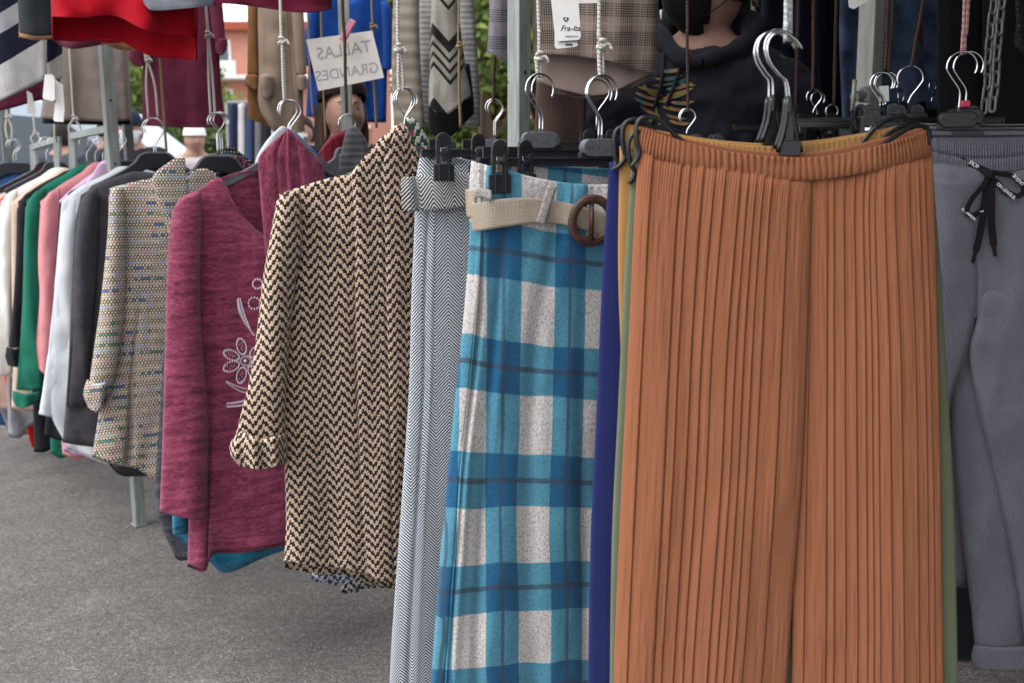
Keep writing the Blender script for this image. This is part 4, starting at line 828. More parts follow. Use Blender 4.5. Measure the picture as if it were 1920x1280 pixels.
# --- multicolour tweed cardigan
tw_m = tweed('multicolour_bobbly_tweed')
aT = (402, 2.92); g = gar('tweed_cardigan', 'beige cardigan with bright multicolour flecks in thin stripes', aT, 'cardigan', GRP)
cloth('body', [[(206, 353), (245, 343), (285, 335), (340, 330), (410, 335), (475, 360)], [(208, 450), (246, 450), (288, 450), (342, 450), (410, 450), (472, 450)], [(206, 560), (240, 560), (280, 560), (340, 560), (410, 560), (472, 560)], [(196, 700), (230, 700), (262, 700), (335, 700), (408, 700), (470, 700)], [(182, 800), (220, 805), (258, 805), (305, 815), (400, 805), (465, 800)], [(173, 852), (212, 866), (256, 874), (300, 900), (390, 905), (462, 885)]],
      aT, tw_m, 30, .06, g, (.014, 7, 51), (16, 18), backlow=4, fn=lambda s, t, U, Z: -.03 * np.exp(-((s - .33) / .03) ** 2) * np.clip(t * 2 - .7, 0, 1))
cloth('shawl_collar', [[(298, 318), (325, 300), (346, 295)], [(286, 336), (318, 336), (350, 338)], [(296, 376), (326, 380), (356, 386)], [(316, 440), (338, 450), (362, 456)], [(322, 560), (345, 560), (368, 560)]], (400, 2.86), tw_m, 30, .02, g, (.005, 12, 55), (14, 12), grow=False)
cloth('shawl_collar', [[(358, 322), (380, 316), (400, 322)], [(354, 340), (378, 338), (402, 345)], [(352, 372), (378, 376), (404, 380)]], (400, 2.88), tw_m, 30, .02, g, (.005, 12, 56), (14, 12), grow=False)
cloth('sleeve', [[(205, 366), (216, 352), (232, 350)], [(202, 440), (218, 440), (236, 445)], [(190, 560), (210, 560), (234, 565)], [(176, 660), (198, 660), (224, 665)], [(166, 735), (186, 738), (208, 735)]], aT, tw_m, 30, .06, g, (.008, 12, 57), (14, 14), off=.035, rnd=2)
cloth('rolled_cuff', [[(163, 712), (184, 716), (204, 714)], [(157, 738), (180, 744), (198, 742)], [(166, 764), (180, 772), (193, 764)]], aT, tw_m, 30, .08, g, (.012, 22, 58), (12, 10), off=.04, rnd=2, grow=False)
coat_hanger(404, 212, 2.94, 'broad dark hanger with several chrome hooks above the tweed cardigan', drop=.122, w=.19, neck=.06, thick=.024)
for k, (yw, dx) in enumerate(((20, 2), (175, 6), (190, 10))):
    coat_hanger(404 + dx, 211, 2.97 + .03 * k, ('second', 'third', 'fourth')[k] + ' broad dark hanger back from the tweed cardigan', drop=.122, w=.18, neck=.06, thick=.018, yaw=yw)
cord(2.94, [(399, 216), (395, 150), (390, 66), (386, 0)], cordw, 'long white doubled cord ending at the hooks above the tweed cardigan', .0036, (390, 66), .006)
cord(3.0, [(402, 214), (398, 140), (392, 62)], cordy, 'thin golden cord threaded through the hooks above the tweed cardigan', .003)
seqk = Mt('black_sequinned_cloth', .8, .1); u, v = seqk.uv(); wv, wc = seqk.white((u / .009).floor(), (v / .012).floor()); dm = ((((u / .009).frac() - .5) * ((u / .009).frac() - .5)) + (((v / .012).frac() - .5) * ((v / .012).frac() - .5))).lt(.05)
pal = seqk.ramp(wv, [(0, srgb(90, 200, 150)), (.25, srgb(110, 170, 220)), (.5, srgb(230, 210, 150)), (.75, srgb(230, 120, 150))], True); seqk.col(seqk.mix(dm, (.012, .012, .014), pal)); seqk = seqk.m
seqm = Mt('maroon_sequinned_cloth', .8, .1); u, v = seqm.uv(); wv, wc = seqm.white((u / .007).floor(), (v / .009).floor()); dm = ((u / .026).frac() - .5).abs().lt(.12) * ((v / .009).frac() - .5).abs().lt(.3)
seqm.col(seqm.mix(dm, srgb(110, 24, 50), seqm.ramp(wv, [(0, srgb(190, 200, 160)), (.5, srgb(150, 110, 200)), (.75, srgb(230, 220, 200))], True))); seqm = seqm.m
small_top('sequinned_top', 'black top with bright coloured sequins behind the tweed cardigan', (430, 3.07), seqk, [(410, 292), (430, 275), (455, 290), (480, 310), (505, 330)], [(350, 700), (390, 705), (430, 710), (470, 705), (500, 700)], seed=61, cat='top')
small_top('sequinned_top', 'maroon top with rows of pearly sequins beside the dark hanger', (430, 2.99), seqm, [(427, 318), (436, 296), (450, 294), (464, 306), (478, 324)], [(370, 700), (400, 705), (440, 710), (470, 705), (500, 700)], seed=63, cat='top')
small_top('sweater', 'dark grey sweater with open hem lowest behind the tweed cardigan', (395, 3.04), plain_cloth('dark_grey_jersey', srgb(58, 58, 64), .1), [(222, 352), (260, 340), (340, 328), (410, 335), (460, 350)], [(203, 862), (225, 884), (262, 886), (360, 880), (440, 870)], seed=65, cat='sweater', th=.07)
# ------------------------------------------------------------ the rest of the near rail, going away
def plainc(name, c, **k): return plain_cloth(name, srgb(*c), **k)
def shirt(label, a, mat, shoulder, left, hem, slv=None, cuffm=None, seed=1, cat='sweater', th=.05, name='sweater', group=GRP, ang=30, slvoff=.035):
    """shoulder: points along the shoulder line; left: body's outer edge going down; hem: bottom edge, same count as shoulder"""
    g = gar(name, label, a, cat, group); rows = [shoulder]; n = len(left)
    for i, (x, y) in enumerate(left):
        k = (i + 1) / (n + 1); row = [(x, y)]
        for j in range(1, len(shoulder)):
            xs = shoulder[j][0] + (hem[j][0] - shoulder[j][0]) * k; row.append((xs, y))
        rows.append(row)
    rows.append(hem); cloth('body', rows, a, mat, ang, th, g, (.019, 8, seed), (12, 14), backlow=3)
    if slv: cloth('sleeve', slv, a, mat, ang, .06, g, (.02, 11, seed + 5), (10, 12), off=slvoff, rnd=2)
    if cuffm: cloth('rolled_cuff', cuffm, a, mat, ang, .09, g, (.012, 22, seed + 7), (10, 8), off=slvoff + .005, rnd=2, grow=False)
    return g
dgm = Mt('charcoal_heather_knit', .93, .3); u, v = dgm.uv(); zz = ((v + (u.mod(.008) - .004).abs() * 1.3) / .0045).frac().lt(.32) * dgm.noise(u, v, 0, 800, 2).step(.4, .6)
dgm.col(dgm.mix(zz * .6, dgm.ramp(dgm.noise(u, v, 0, 30, 3), [(.3, srgb(58, 56, 62)), (.7, srgb(74, 72, 78))]), srgb(126, 122, 124))); dgm.bump(zz + dgm.noise(u, v, 1, 500, 2), .001); dgm = dgm.m
lgm = plain_cloth('light_grey_brushed_knit', srgb(224, 228, 234), .06, 700, .4, .0008, 500, srgb(204, 208, 216))
H = lambda xs, ys: list(zip(xs, ys))
shirt('charcoal heather sweater between the tweed cardigan and the light grey one', (285, 3.30), dgm, H([152, 188, 232, 262, 330, 392], [366, 344, 327, 322, 332, 360]), [(140, 430), (134, 560), (128, 700)], H([118, 160, 212, 262, 330, 392], [826, 833, 836, 836, 834, 822]), seed=71, cat='sweater',
      slv=[[(150, 380), (165, 360), (182, 352)], [(140, 480), (158, 480), (182, 490)], [(134, 620), (150, 620), (172, 620)], [(124, 760), (140, 762), (158, 760)]], slvoff=.035)
shirt('light grey soft sweater, its sleeve reaching below the dark charcoal one', (278, 3.42), lgm, H([116, 150, 196, 232, 300, 372], [378, 350, 328, 312, 326, 360]), [(106, 500), (98, 640), (92, 760)], H([128, 160, 200, 240, 310, 372], [838, 852, 866, 868, 850, 838]), seed=73,
      slv=[[(116, 392), (132, 366), (152, 356)], [(106, 500), (126, 500), (150, 505)], [(92, 640), (116, 640), (142, 640)], [(82, 720), (106, 722), (134, 720)], [(73, 776), (100, 782), (128, 782)]], slvoff=-.005)
lil = plainc('lilac_jersey', (224, 190, 222)); pnk = plainc('dusty_pink_jersey', (226, 152, 156)); grn = plainc('emerald_green_jersey', (34, 116, 94), vary=.15); blk = plainc('black_jersey', (30, 30, 36)); whi = plainc('white_jersey', (255, 253, 248), vary=.04); bei = plainc('beige_jersey', (222, 196, 176)); red = plainc('bright_red_jersey', (214, 26, 32)); gry = plainc('mid_grey_jersey', (150, 150, 158)); blu = plainc('mid_blue_jersey', (70, 110, 170)); blkt = plainc('black_trouser_cloth', (24, 24, 28))
shirt('black sweater whose hem shows below the light grey one', (262, 3.50), blk, H([112, 150, 190, 225, 290, 360], [380, 352, 330, 318, 332, 362]), [(104, 500), (98, 700), (88, 770)], H([84, 120, 160, 210, 290, 360], [814, 824, 830, 830, 826, 812]), seed=75)
shirt('lilac turtleneck sweater with raised collar under the labelled black hanger', (228, 3.60), lil, H([112, 140, 172, 200, 255, 330], [376, 350, 326, 306, 322, 362]), [(106, 500), (112, 640), (118, 760)], H([120, 140, 172, 205, 260, 330], [842, 850, 846, 842, 838, 826]), seed=77)
cloth('collar', [[(172, 330), (186, 308), (196, 302), (208, 310), (212, 330)], [(160, 344), (180, 336), (196, 334), (210, 336), (216, 350)]], (228, 3.57), lil, 30, .05, bpy.data.objects[[o.name for o in bpy.data.objects if o.get('label', '').startswith('lilac')][0]], (.003, 9, 78), (10, 8), grow=False)
shirt('dusty pink sweater between the green and the lilac ones', (205, 3.72), pnk, H([76, 112, 150, 182, 240, 305], [378, 348, 325, 304, 322, 362]), [(86, 500), (96, 640), (110, 760)], H([118, 140, 160, 190, 240, 300], [850, 858, 856, 850, 846, 836]), seed=79,
      slv=[[(76, 392), (92, 362), (112, 352)], [(72, 480), (90, 480), (112, 485)], [(74, 560), (88, 560), (108, 560)], [(68, 640), (84, 640), (100, 642)], [(72, 690), (82, 700), (92, 702)]])
shirt('emerald green sweater with a rolled-up sleeve', (188, 3.84), grn, H([50, 84, 122, 158, 215, 280], [376, 348, 326, 308, 324, 362]), [(60, 500), (76, 640), (90, 760)], H([96, 112, 128, 160, 215, 270], [846, 856, 852, 846, 840, 832]), seed=81,
      slv=[[(48, 390), (64, 362), (86, 352)], [(45, 470), (62, 472), (82, 476)], [(42, 580), (62, 580), (82, 582)], [(36, 660), (60, 660), (84, 660)], [(30, 730), (54, 732), (80, 728)]], cuffm=[[(24, 732), (50, 738), (76, 730)], [(24, 748), (50, 752), (76, 744)], [(30, 762), (46, 764), (66, 756)]])
shirt('black sweater with short rolled sleeve next to the white one', (170, 3.94), blk, H([34, 66, 102, 136, 195, 255], [378, 352, 332, 318, 328, 362]), [(44, 500), (54, 640), (62, 760)], H([64, 84, 106, 140, 195, 250], [844, 844, 834, 830, 826, 820]), seed=83,
      slv=[[(32, 392), (46, 366), (64, 356)], [(30, 480), (42, 480), (56, 482)], [(24, 580), (36, 580), (50, 580)], [(16, 650), (30, 652), (44, 648)]], cuffm=[[(12, 650), (28, 654), (44, 648)], [(10, 668), (28, 672), (44, 668)], [(14, 684), (30, 688), (44, 686)]])
shirt('beige thin sweater squeezed between black and white ones', (158, 4.02), bei, H([22, 56, 92, 126, 180, 235], [380, 354, 334, 316, 330, 362]), [(22, 500), (24, 600), (26, 660)], H([22, 44, 70, 110, 180, 230], [764, 768, 770, 770, 770, 764]), seed=85)
shirt('white sweater with long sleeves, brightest on the rail', (148, 4.10), whi, H([2, 36, 74, 108, 165, 220], [378, 352, 332, 314, 328, 360]), [(6, 500), (8, 600), (12, 680)], H([14, 30, 60, 100, 160, 215], [700, 706, 706, 704, 700, 694]), seed=87,
      slv=[[(0, 390), (12, 366), (34, 352)], [(-6, 480), (8, 480), (26, 484)], [(-10, 600), (4, 600), (20, 600)], [(-12, 690), (4, 706), (22, 700)]])
shirt('bright red sweater seen in front of the white sweater sleeve', (128, 4.24), red, H([-10, 22, 56, 90, 140, 200], [384, 356, 336, 314, 330, 360]), [(-10, 500), (-6, 640), (20, 740)], H([52, 58, 64, 100, 140, 195], [806, 828, 836, 830, 826, 820]), seed=89)
shirt('grey marl sweater behind the red one at the picture edge', (100, 4.40), gry, H([-40, -8, 28, 62, 110, 165], [384, 356, 336, 322, 334, 360]), [(-40, 500), (-30, 640), (-10, 740)], H([14, 30, 46, 80, 120, 160], [800, 812, 812, 806, 800, 794]), seed=91)
shirt('mid blue sweater farthest along the near rail', (70, 4.56), blu, H([-70, -40, 0, 40, 80, 135], [384, 356, 334, 322, 334, 360]), [(-70, 500), (-60, 640), (-40, 740)], H([-40, -16, 10, 40, 80, 130], [782, 790, 794, 790, 784, 780]), seed=93)
shirt('beige trousers hanging low behind the white sweater', (95, 4.30), bei, H([-30, -10, 12, 36, 70, 110], [384, 370, 360, 350, 350, 360]), [(-30, 500), (-26, 640), (-20, 700)], H([-16, -6, 6, 24, 60, 90], [756, 760, 764, 766, 760, 750]), seed=95, cat='trousers', name='trousers')
shirt('grey jogging trousers low behind the green rolled sleeve', (128, 4.15), gry, H([12, 30, 46, 70, 100, 140], [384, 370, 360, 350, 350, 360]), [(12, 500), (12, 640), (14, 720)], H([16, 28, 40, 56, 90, 120], [814, 818, 816, 796, 790, 780]), seed=97, cat='trousers', name='trousers')
# hangers and cords of this stretch
ch = []
coat_hanger(285, 222, 3.36, 'wide matt black hanger with a round chrome hook above the charcoal sweater', drop=.112, w=.2, neck=.06, thick=.03, r=.034)
coat_hanger(289, 222, 3.44, 'matt black hanger half hidden behind the one over the charcoal sweater', drop=.112, w=.2, neck=.06, thick=.02, r=.034, yaw=8)
coat_hanger(222, 249, 3.56, 'black hanger with white printed words above the lilac collar', drop=.096, w=.17, neck=.07, thick=.026, text='MADE IN ITALY', ang=26)
for x, Y, lb in ((205, 3.78, 'black hanger above the dusty pink sweater'), (190, 3.9, 'black hanger above the emerald green sweater'), (176, 3.99, 'black hanger above the black sweater with rolled sleeve'), (160, 4.06, 'black hanger above the beige sweater'), (84, 4.30, 'black hanger in front of the grey bracket near the red sweater'), (100, 4.2, 'black hanger under the small steel bracket')):
    coat_hanger(x, 258, Y, lb, drop=.1, w=.19, neck=.05, thick=.02)
coat_hanger(22, 262, 4.5, 'wide black hanger at the far end of the near rail', drop=.1, w=.2, neck=.075, thick=.03)
coat_hanger(27, 262, 4.58, 'wide black hanger just behind the far end one', drop=.1, w=.2, neck=.075, thick=.02, yaw=12)
def bracket(label, x0, x1, y0, y1, low, Y0, Y1):
    a, b = at(x0, y0, Y0), at(x1, y1, Y1); c, d = at(x0 + 2, low, Y0), at(x1, low + 4, Y1); root = empty('hanging_bracket', c, 0, label, 'bracket', 'steel brackets of the near rail')
    bm = bmesh.new()
    def bar(p, q, w=.024):
        p, q = p - c, q - c; dd = q - p; M = Matrix.Translation((p + q) / 2) @ dd.to_track_quat('X', 'Z').to_matrix().to_4x4(); r = bmesh.ops.create_cube(bm, size=1, matrix=M @ Matrix.Diagonal((dd.length + w, w, w, 1)))
    bar(a, b); bar(a, c); bar(b, d); bm2 = bm; from_bm('frame', bm2, steel, root, False)
    return a, b
bracket('small steel bracket carrying hooks above the green and pink sweaters', 136, 204, 256, 242, 330, 3.95, 3.6)
bracket('small steel bracket carrying hooks nearer the picture edge', 63, 108, 276, 262, 318, 4.45, 4.2)
cord(3.36, [(287, 222), (282, 160), (274, 110), (268, 60), (264, -10)], cordw, 'white cord with long loop ending at the round chrome hook', .0036, (276, 112), .016)
cord(3.62, [(204, 236), (198, 160), (186, 60)], cordw, 'thin white cord tied to the corner of the small bracket', .0036, (203, 234), .002)
cord(3.95, [(140, 256), (136, 200), (128, 70)], cordw, 'thin white cord with a triangular loop at the small bracket', .0036, (139, 222), .014)
cord(4.2, [(102, 262), (100, 200), (88, 70)], cordw, 'straight thin cord running past the white price tags', .0036)
cord(4.45, [(67, 268), (64, 240), (50, 80)], cordw, 'thin cord ending in a fork at the farther bracket', .0036, (66, 250), .012)
cord(4.5, [(18, 262), (12, 200), (2, 80)], cordw, 'thin cord at the picture edge above the farthest wide hangers', .0038, (14, 218), .008)

# ------------------------------------------------------------ upper row of clothes
UP = 'clothes hung high above the near rail'
def hung(name, label, a, mat, net, ang=10, th=.06, seed=1, cat='garment', group=UP, parts=(), fold=(.014, 9), sub=(12, 12), **k):
    g = gar(name, label, a, cat, group); cloth('body', net, a, mat, ang, th, g, (fold[0], fold[1], seed), sub, **k)
    for nm, n_, m_, kw in parts: cloth(nm, n_, a, m_ or mat, ang, kw.pop('th', .06), g, (.008, 12, seed + 4), (12, 12), **kw)
    return g
redw = plain_cloth('thick_red_wool', srgb(170, 8, 30), .14, 500, .08, .0015); mauve = plainc('mauve_wool', (130, 72, 88)); dkw = plainc('dark_charcoal_wool', (46, 52, 56), vary=.2); tanw = plainc('tan_wool', (190, 140, 106)); maroonw = plainc('maroon_crepe', (98, 36, 58)); taupe = plainc('taupe_crepe', (140, 128, 122)); grng = plainc('deep_blue_crepe', (18, 66, 140)); tunic = plainc('beige_taupe_knit', (150, 132, 116), vary=.15); brn = plainc('camel_brown_knit', (134, 94, 58), vary=.2); cream = rib_cloth('cream_ribbed_knit', srgb(190, 180, 164), srgb(140, 130, 114), 26, True); lgc = rib_cloth('light_grey_flecked_knit', srgb(186, 182, 180), srgb(140, 138, 140), 60, True)
stripe = bands('white_grey_navy_knit', [(0, srgb(24, 30, 58)), (.13, srgb(200, 202, 208)), (.42, srgb(236, 236, 232)), (.66, srgb(24, 30, 58)), (.86, srgb(200, 202, 208))], 2.3, .0, 170, -.62)
hung('striped_sweater', 'white, grey and navy wide-striped knit sweater hem at the top edge', (30, 3.2), stripe, [[(-120, -80), (-40, -110), (40, -130), (90, -140)], [(-110, 40), (-40, 30), (30, 10), (92, -10)], [(-100, 130), (-40, 120), (40, 95), (88, 78)], [(-90, 214), (-40, 205), (30, 176), (88, 148)]], 25, .06, 101, 'sweater')
hung('striped_sweater', 'second wide-striped knit sweater with grey and navy hem, price tags below', (100, 3.35), stripe, [[(60, -120), (90, -110), (120, -100)], [(72, 0), (95, 0), (118, 0)], [(76, 80), (98, 76), (117, 74)], [(82, 150), (100, 150), (117, 148)]], 20, .05, 103, 'sweater')
hung('maroon_garment', 'maroon garment edge under the striped sweaters', (60, 3.5), maroonw, [[(-60, 30), (0, 20), (60, 20), (112, 20)], [(-60, 120), (0, 120), (60, 110), (114, 100)], [(-60, 216), (10, 206), (78, 188), (110, 194)]], 20, .04, 105)
def opn(s, t, U, Z): return .02 * np.sin(s * 9 + 1) * t + .012 * t * np.sin(s * 21)
hung('charcoal_jacket', 'dark charcoal wool jacket hem beside the red coat', (80, 2.9), dkw, [[(30, -140), (70, -150), (130, -150)], [(33, -20), (70, -20), (128, -20)], [(37, 62), (72, 68), (126, 64)]], 20, .09, 107, 'jacket')
hung('tan_jacket', 'tan wool hem showing under the charcoal jacket', (82, 3.05), tanw, [[(36, -140), (80, -150), (120, -150)], [(36, -20), (70, -20), (110, -20)], [(36, 70), (72, 76), (112, 70)]], 20, .05, 109, 'jacket')
hung('red_coat', 'thick red wool coat with a wide open hem at the top edge', (230, 2.75), redw, [[(80, -170), (150, -190), (230, -200), (300, -190), (372, -170)], [(92, -60), (150, -60), (230, -60), (300, -60), (371, -60)], [(97, 10), (150, 12), (215, 10), (290, 20), (371, 22)], [(99, 32), (150, 34), (215, 30), (280, 60), (369, 70)]], 6, .14, 111, 'coat', fold=(.03, 6), backlow=44, fn=opn, solid=.004)
hung('red_coat', 'second red wool coat, its curved hem just behind the first', (260, 2.95), redw, [[(90, -170), (200, -190), (300, -190), (366, -170)], [(96, -40), (200, -40), (300, -40), (366, -40)], [(104, 36), (190, 80), (280, 72), (366, 76)]], 6, .08, 113, 'coat', fold=(.02, 7))
hung('mauve_jacket', 'mauve wool hem below the red coats', (140, 3.1), mauve, [[(96, -140), (130, -150), (200, -150)], [(96, -20), (130, -20), (200, -20)], [(97, 76), (134, 92), (205, 82)]], 15, .08, 115, 'jacket')
hung('tan_jacket', 'tan curved hem below the middle of the red coats', (250, 3.12), tanw, [[(180, -140), (240, -150), (310, -150)], [(180, -20), (240, -20), (310, -20)], [(186, 80), (240, 96), (310, 82)]], 10, .05, 117, 'jacket')
hung('taupe_tunic', 'plain taupe tunic hanging behind the steel posts', (160, 4.0), taupe, [[(112, -60), (150, -70), (200, -70), (232, -50)], [(96, 60), (150, 60), (200, 60), (238, 60)], [(86, 150), (140, 150), (200, 150), (242, 150)], [(76, 222), (140, 226), (200, 228), (246, 226)]], 12, .06, 119, 'tunic')
hung('black_trousers', 'black garment edge below the taupe tunic', (160, 4.12), blkt, [[(82, 60), (160, 60), (240, 60)], [(80, 160), (160, 160), (242, 160)], [(80, 232), (160, 234), (244, 234)]], 12, .03, 120)
hung('maroon_dress', 'plain maroon dress with rolled sleeve ends hanging high', (330, 3.8), maroonw, [[(258, -70), (300, -90), (360, -90), (400, -60)], [(264, 40), (310, 40), (360, 40), (410, 40)], [(268, 120), (310, 120), (360, 120), (412, 120)], [(266, 200), (310, 200), (362, 200), (418, 200)], [(268, 236), (310, 238), (362, 240), (424, 238)]], 5, .07, 121, 'dress',
     parts=(('sleeve', [[(236, -20), (250, -30), (268, -20)], [(240, 50), (252, 50), (268, 60)], [(243, 92), (256, 92), (272, 90)]], None, dict(off=.03)), ('rolled_cuff', [[(242, 92), (258, 88), (272, 92)], [(241, 110), (258, 112), (272, 110)], [(250, 122), (262, 126), (272, 120)]], None, dict(th=.09, off=.03)),
            ('sleeve', [[(390, -20), (405, -10), (416, 0)], [(396, 40), (408, 42), (420, 44)], [(402, 76), (412, 76), (422, 72)]], None, dict(off=.03)), ('rolled_cuff', [[(404, 74), (416, 70), (426, 74)], [(404, 90), (416, 90), (426, 88)], [(408, 102), (416, 104), (422, 98)]], None, dict(th=.08, off=.03))))
hung('maroon_blouse', 'wine-coloured velvet blouse hem across the top edge', (450, 2.7), plainc('wine_velvet', (92, 18, 44), vary=.35, sheen=.1), [[(320, -120), (400, -130), (500, -130), (624, -110)], [(322, -40), (400, -40), (500, -40), (622, -40)], [(330, 6), (400, 2), (500, 4), (622, 4)], [(332, 14), (420, 6), (560, 24), (622, 18)]], 5, .07, 123, 'blouse', fold=(.02, 10))
hung('grey_fleece', 'grey marl folded garment edge beside the top of the white cord', (340, 2.66), grey_m, [[(268, -90), (310, -95), (360, -95), (404, -95)], [(268, -10), (310, -14), (360, -16), (404, -16)], [(272, 10), (288, 20), (350, 16), (404, 10)]], 5, .06, 125)
hung('camel_cardigan', 'camel brown long cardigan with rolled sleeve end', (478, 3.85), brn, [[(468, -60), (480, -60), (500, -60)], [(466, 60), (478, 60), (500, 60)], [(464, 200), (480, 200), (505, 200)], [(463, 222), (500, 236), (520, 252)]], 10, .05, 127, 'cardigan',
     parts=(('sleeve', [[(464, -20), (474, -20), (486, -20)], [(465, 80), (474, 80), (486, 80)], [(464, 140), (476, 140), (488, 140)]], None, dict(off=.03)), ('rolled_cuff', [[(462, 142), (474, 138), (486, 142)], [(458, 156), (474, 160), (488, 156)], [(466, 166), (478, 168), (486, 164)]], None, dict(th=.09, off=.03)),))
hung('long_tunic', 'beige taupe long tunic with rolled sleeves in front of the camel cardigan', (530, 3.75), tunic, [[(484, -70), (510, -80), (540, -80), (556, -60)], [(484, 40), (510, 40), (540, 40), (562, 40)], [(486, 130), (512, 130), (542, 130), (568, 130)], [(486, 200), (512, 210), (542, 210), (568, 200)], [(512, 246), (530, 250), (550, 250), (572, 246)]], 8, .07, 129, 'tunic', fold=(.02, 12),
     parts=(('rolled_cuff', [[(488, 142), (500, 138), (512, 144)], [(486, 160), (500, 162), (514, 160)], [(492, 182), (502, 184), (512, 178)]], None, dict(th=.1, off=.05)), ('sleeve', [[(545, -20), (556, -20), (566, -20)], [(550, 70), (562, 70), (572, 70)], [(556, 140), (566, 142), (575, 138)]], None, dict(off=.03)), ('rolled_cuff', [[(556, 142), (566, 140), (575, 144)], [(558, 168), (568, 170), (576, 164)]], None, dict(th=.09, off=.03))))
hung('blue_blouse', 'deep blue blouse hanging behind the handwritten card', (650, 4.35), grng, [[(592, 0), (620, -18), (650, 4), (690, -20), (722, -4)], [(580, 30), (620, 30), (655, 30), (690, 30), (730, 24)], [(578, 130), (620, 130), (655, 130), (690, 130), (726, 130)], [(574, 218), (612, 226), (655, 230), (690, 230), (724, 230)]], 8, .06, 131, 'blouse', backtop=[(592, 0), (620, -18), (650, -14), (690, -20), (722, -4)],
     parts=(('sleeve', [[(582, 8), (590, 4), (600, 4)], [(573, 60), (584, 60), (596, 60)], [(566, 118), (576, 124), (586, 122)]], None, dict(off=.02)), ('sleeve', [[(714, 4), (724, 2), (732, 12)], [(718, 70), (727, 70), (735, 70)], [(718, 128), (727, 132), (734, 130)]], None, dict(off=.02))))
hung('ribbed_cardigan', 'cream horizontally ribbed long cardigan', (765, 3.2), cream, [[(738, -60), (760, -60), (786, -60)], [(736, 60), (760, 60), (786, 60)], [(735, 150), (760, 150), (790, 150)], [(738, 236), (765, 240), (796, 236)]], 12, .08, 133, 'cardigan')
hung('flecked_cardigan', 'pale grey flecked cardigan edge between cream and striped ones', (800, 3.35), lgc, [[(786, -10), (800, -10), (815, -10)], [(786, 100), (802, 100), (818, 100)], [(786, 236), (804, 240), (822, 236)]], 12, .05, 135, 'cardigan')
bws = bands('black_and_cream_striped_knit', [(0, srgb(186, 182, 170)), (.30, srgb(30, 28, 26)), (.36, srgb(170, 164, 152)), (.44, srgb(30, 28, 26)), (.50, srgb(170, 164, 152)), (.58, srgb(30, 28, 26)), (.64, srgb(170, 164, 152)), (.72, srgb(30, 28, 26)), (.88, srgb(186, 182, 170))], 4.6, .1, 200, .0, .05)
hung('striped_cardigan', 'black and cream striped knit cardigan with slanting pattern', (845, 3.1), bws, [[(812, -60), (830, -60), (850, -60)], [(808, 40), (832, 40), (860, 30)], [(806, 120), (835, 120), (872, 120)], [(804, 200), (835, 216), (884, 180)]], 14, .07, 137, 'cardigan', fold=(.02, 14))
hung('black_trousers', 'black garment below the striped cardigan', (850, 3.2), blkt, [[(808, 120), (840, 120), (880, 120)], [(804, 200), (840, 200), (888, 190)], [(806, 252), (842, 258), (888, 214)]], 14, .05, 139)
hung('flecked_cardigan', 'grey flecked cardigan sleeve to the side of the striped cardigan', (872, 3.3), lgc, [[(856, -40), (868, -40), (884, -40)], [(862, 60), (876, 60), (892, 60)], [(872, 160), (886, 160), (898, 156)], [(872, 238), (888, 242), (900, 236)]], 14, .06, 141, 'cardigan')
gpg = glen('grey_glen_check', srgb(142, 140, 150), srgb(20, 20, 26), srgb(150, 112, 118)); gpb = glen('brown_glen_check', srgb(158, 142, 132), srgb(26, 20, 20), srgb(190, 150, 148))
hung('checked_jacket', 'grey glen check jacket hem beside the steel post', (940, 2.5), gpg, [[(918, -90), (940, -90), (964, -90)], [(918, 20), (940, 20), (966, 20)], [(914, 98), (936, 110), (970, 138)]], 20, .06, 143, 'jacket')
hung('checked_coat', 'brown glen check coat with hanging swing tags at the top edge', (1110, 2.35), gpb, [[(990, -110), (1060, -120), (1150, -120), (1236, -100)], [(996, 0), (1060, 0), (1150, 0), (1234, 0)], [(1000, 60), (1060, 62), (1150, 70), (1232, 80)], [(1000, 104), (1060, 104), (1140, 116), (1228, 142)]], 6, .1, 145, 'coat', fold=(.016, 8),
     parts=(('lining', [[(1004, 60), (1060, 60), (1140, 70), (1222, 90)], [(1006, 100), (1060, 100), (1140, 110), (1222, 120)], [(1008, 152), (1060, 170), (1130, 178), (1216, 140)]], plainc('taupe_lining', (206, 182, 174)), dict(th=.02, off=-.05)), ('rear_hem', [[(1004, 100), (1060, 100), (1140, 100), (1224, 100)], [(1006, 150), (1060, 166), (1140, 170), (1222, 134)], [(1012, 160), (1060, 180), (1140, 184), (1222, 146)]], None, dict(th=.01, off=-.08))))
diag = rib_cloth('brown_diagonal_tweed', srgb(110, 84, 78), srgb(60, 46, 46), 160)
hung('brown_trousers', 'brown fine tweed garment hanging below the checked coat', (1050, 2.7), diag, [[(1006, 60), (1050, 60), (1100, 60)], [(1006, 160), (1050, 160), (1100, 160)], [(1000, 268), (1050, 272), (1096, 272)]], 10, .05, 147)
# swing tags
def card(name, label, pts, Y, mat, thick=.0008, cat='tag', group='swing tags and price tags', bev=0, ang=0):
    P = [at(x, y, Y) for x, y in pts]; c = sum(P, Vector()) / len(P); root = empty(name, c, R(ang), label, cat, group)
    prism('card', [(p.x - c.x, p.z - c.z) for p in P], -thick / 2, thick / 2, mat, root, 0); return root, c
tagp = [(1032, -10), (1084, -10), (1089, 70), (1085, 75), (1045, 78), (1041, 74)]
t1, c1 = card('swing_tag', 'white swing tag with a heart and curly lettering on the checked coat', tagp, 1.98, paperm)
k = 1.98 / FPX
lettering('Fra-Ita', t1, ((1063 - 960) * k * 1.017 - c1.x, -.0008, at(1063, 54, 1.98).z - c1.z), .0145, inkm, 'tag_words', font_shear=.35)
lettering('MADE IN ITALY', t1, ((1066 - 960) * k * 1.017 - c1.x, -.0008, at(1063, 69, 1.98).z - c1.z), .0036, inkm, 'tag_words')
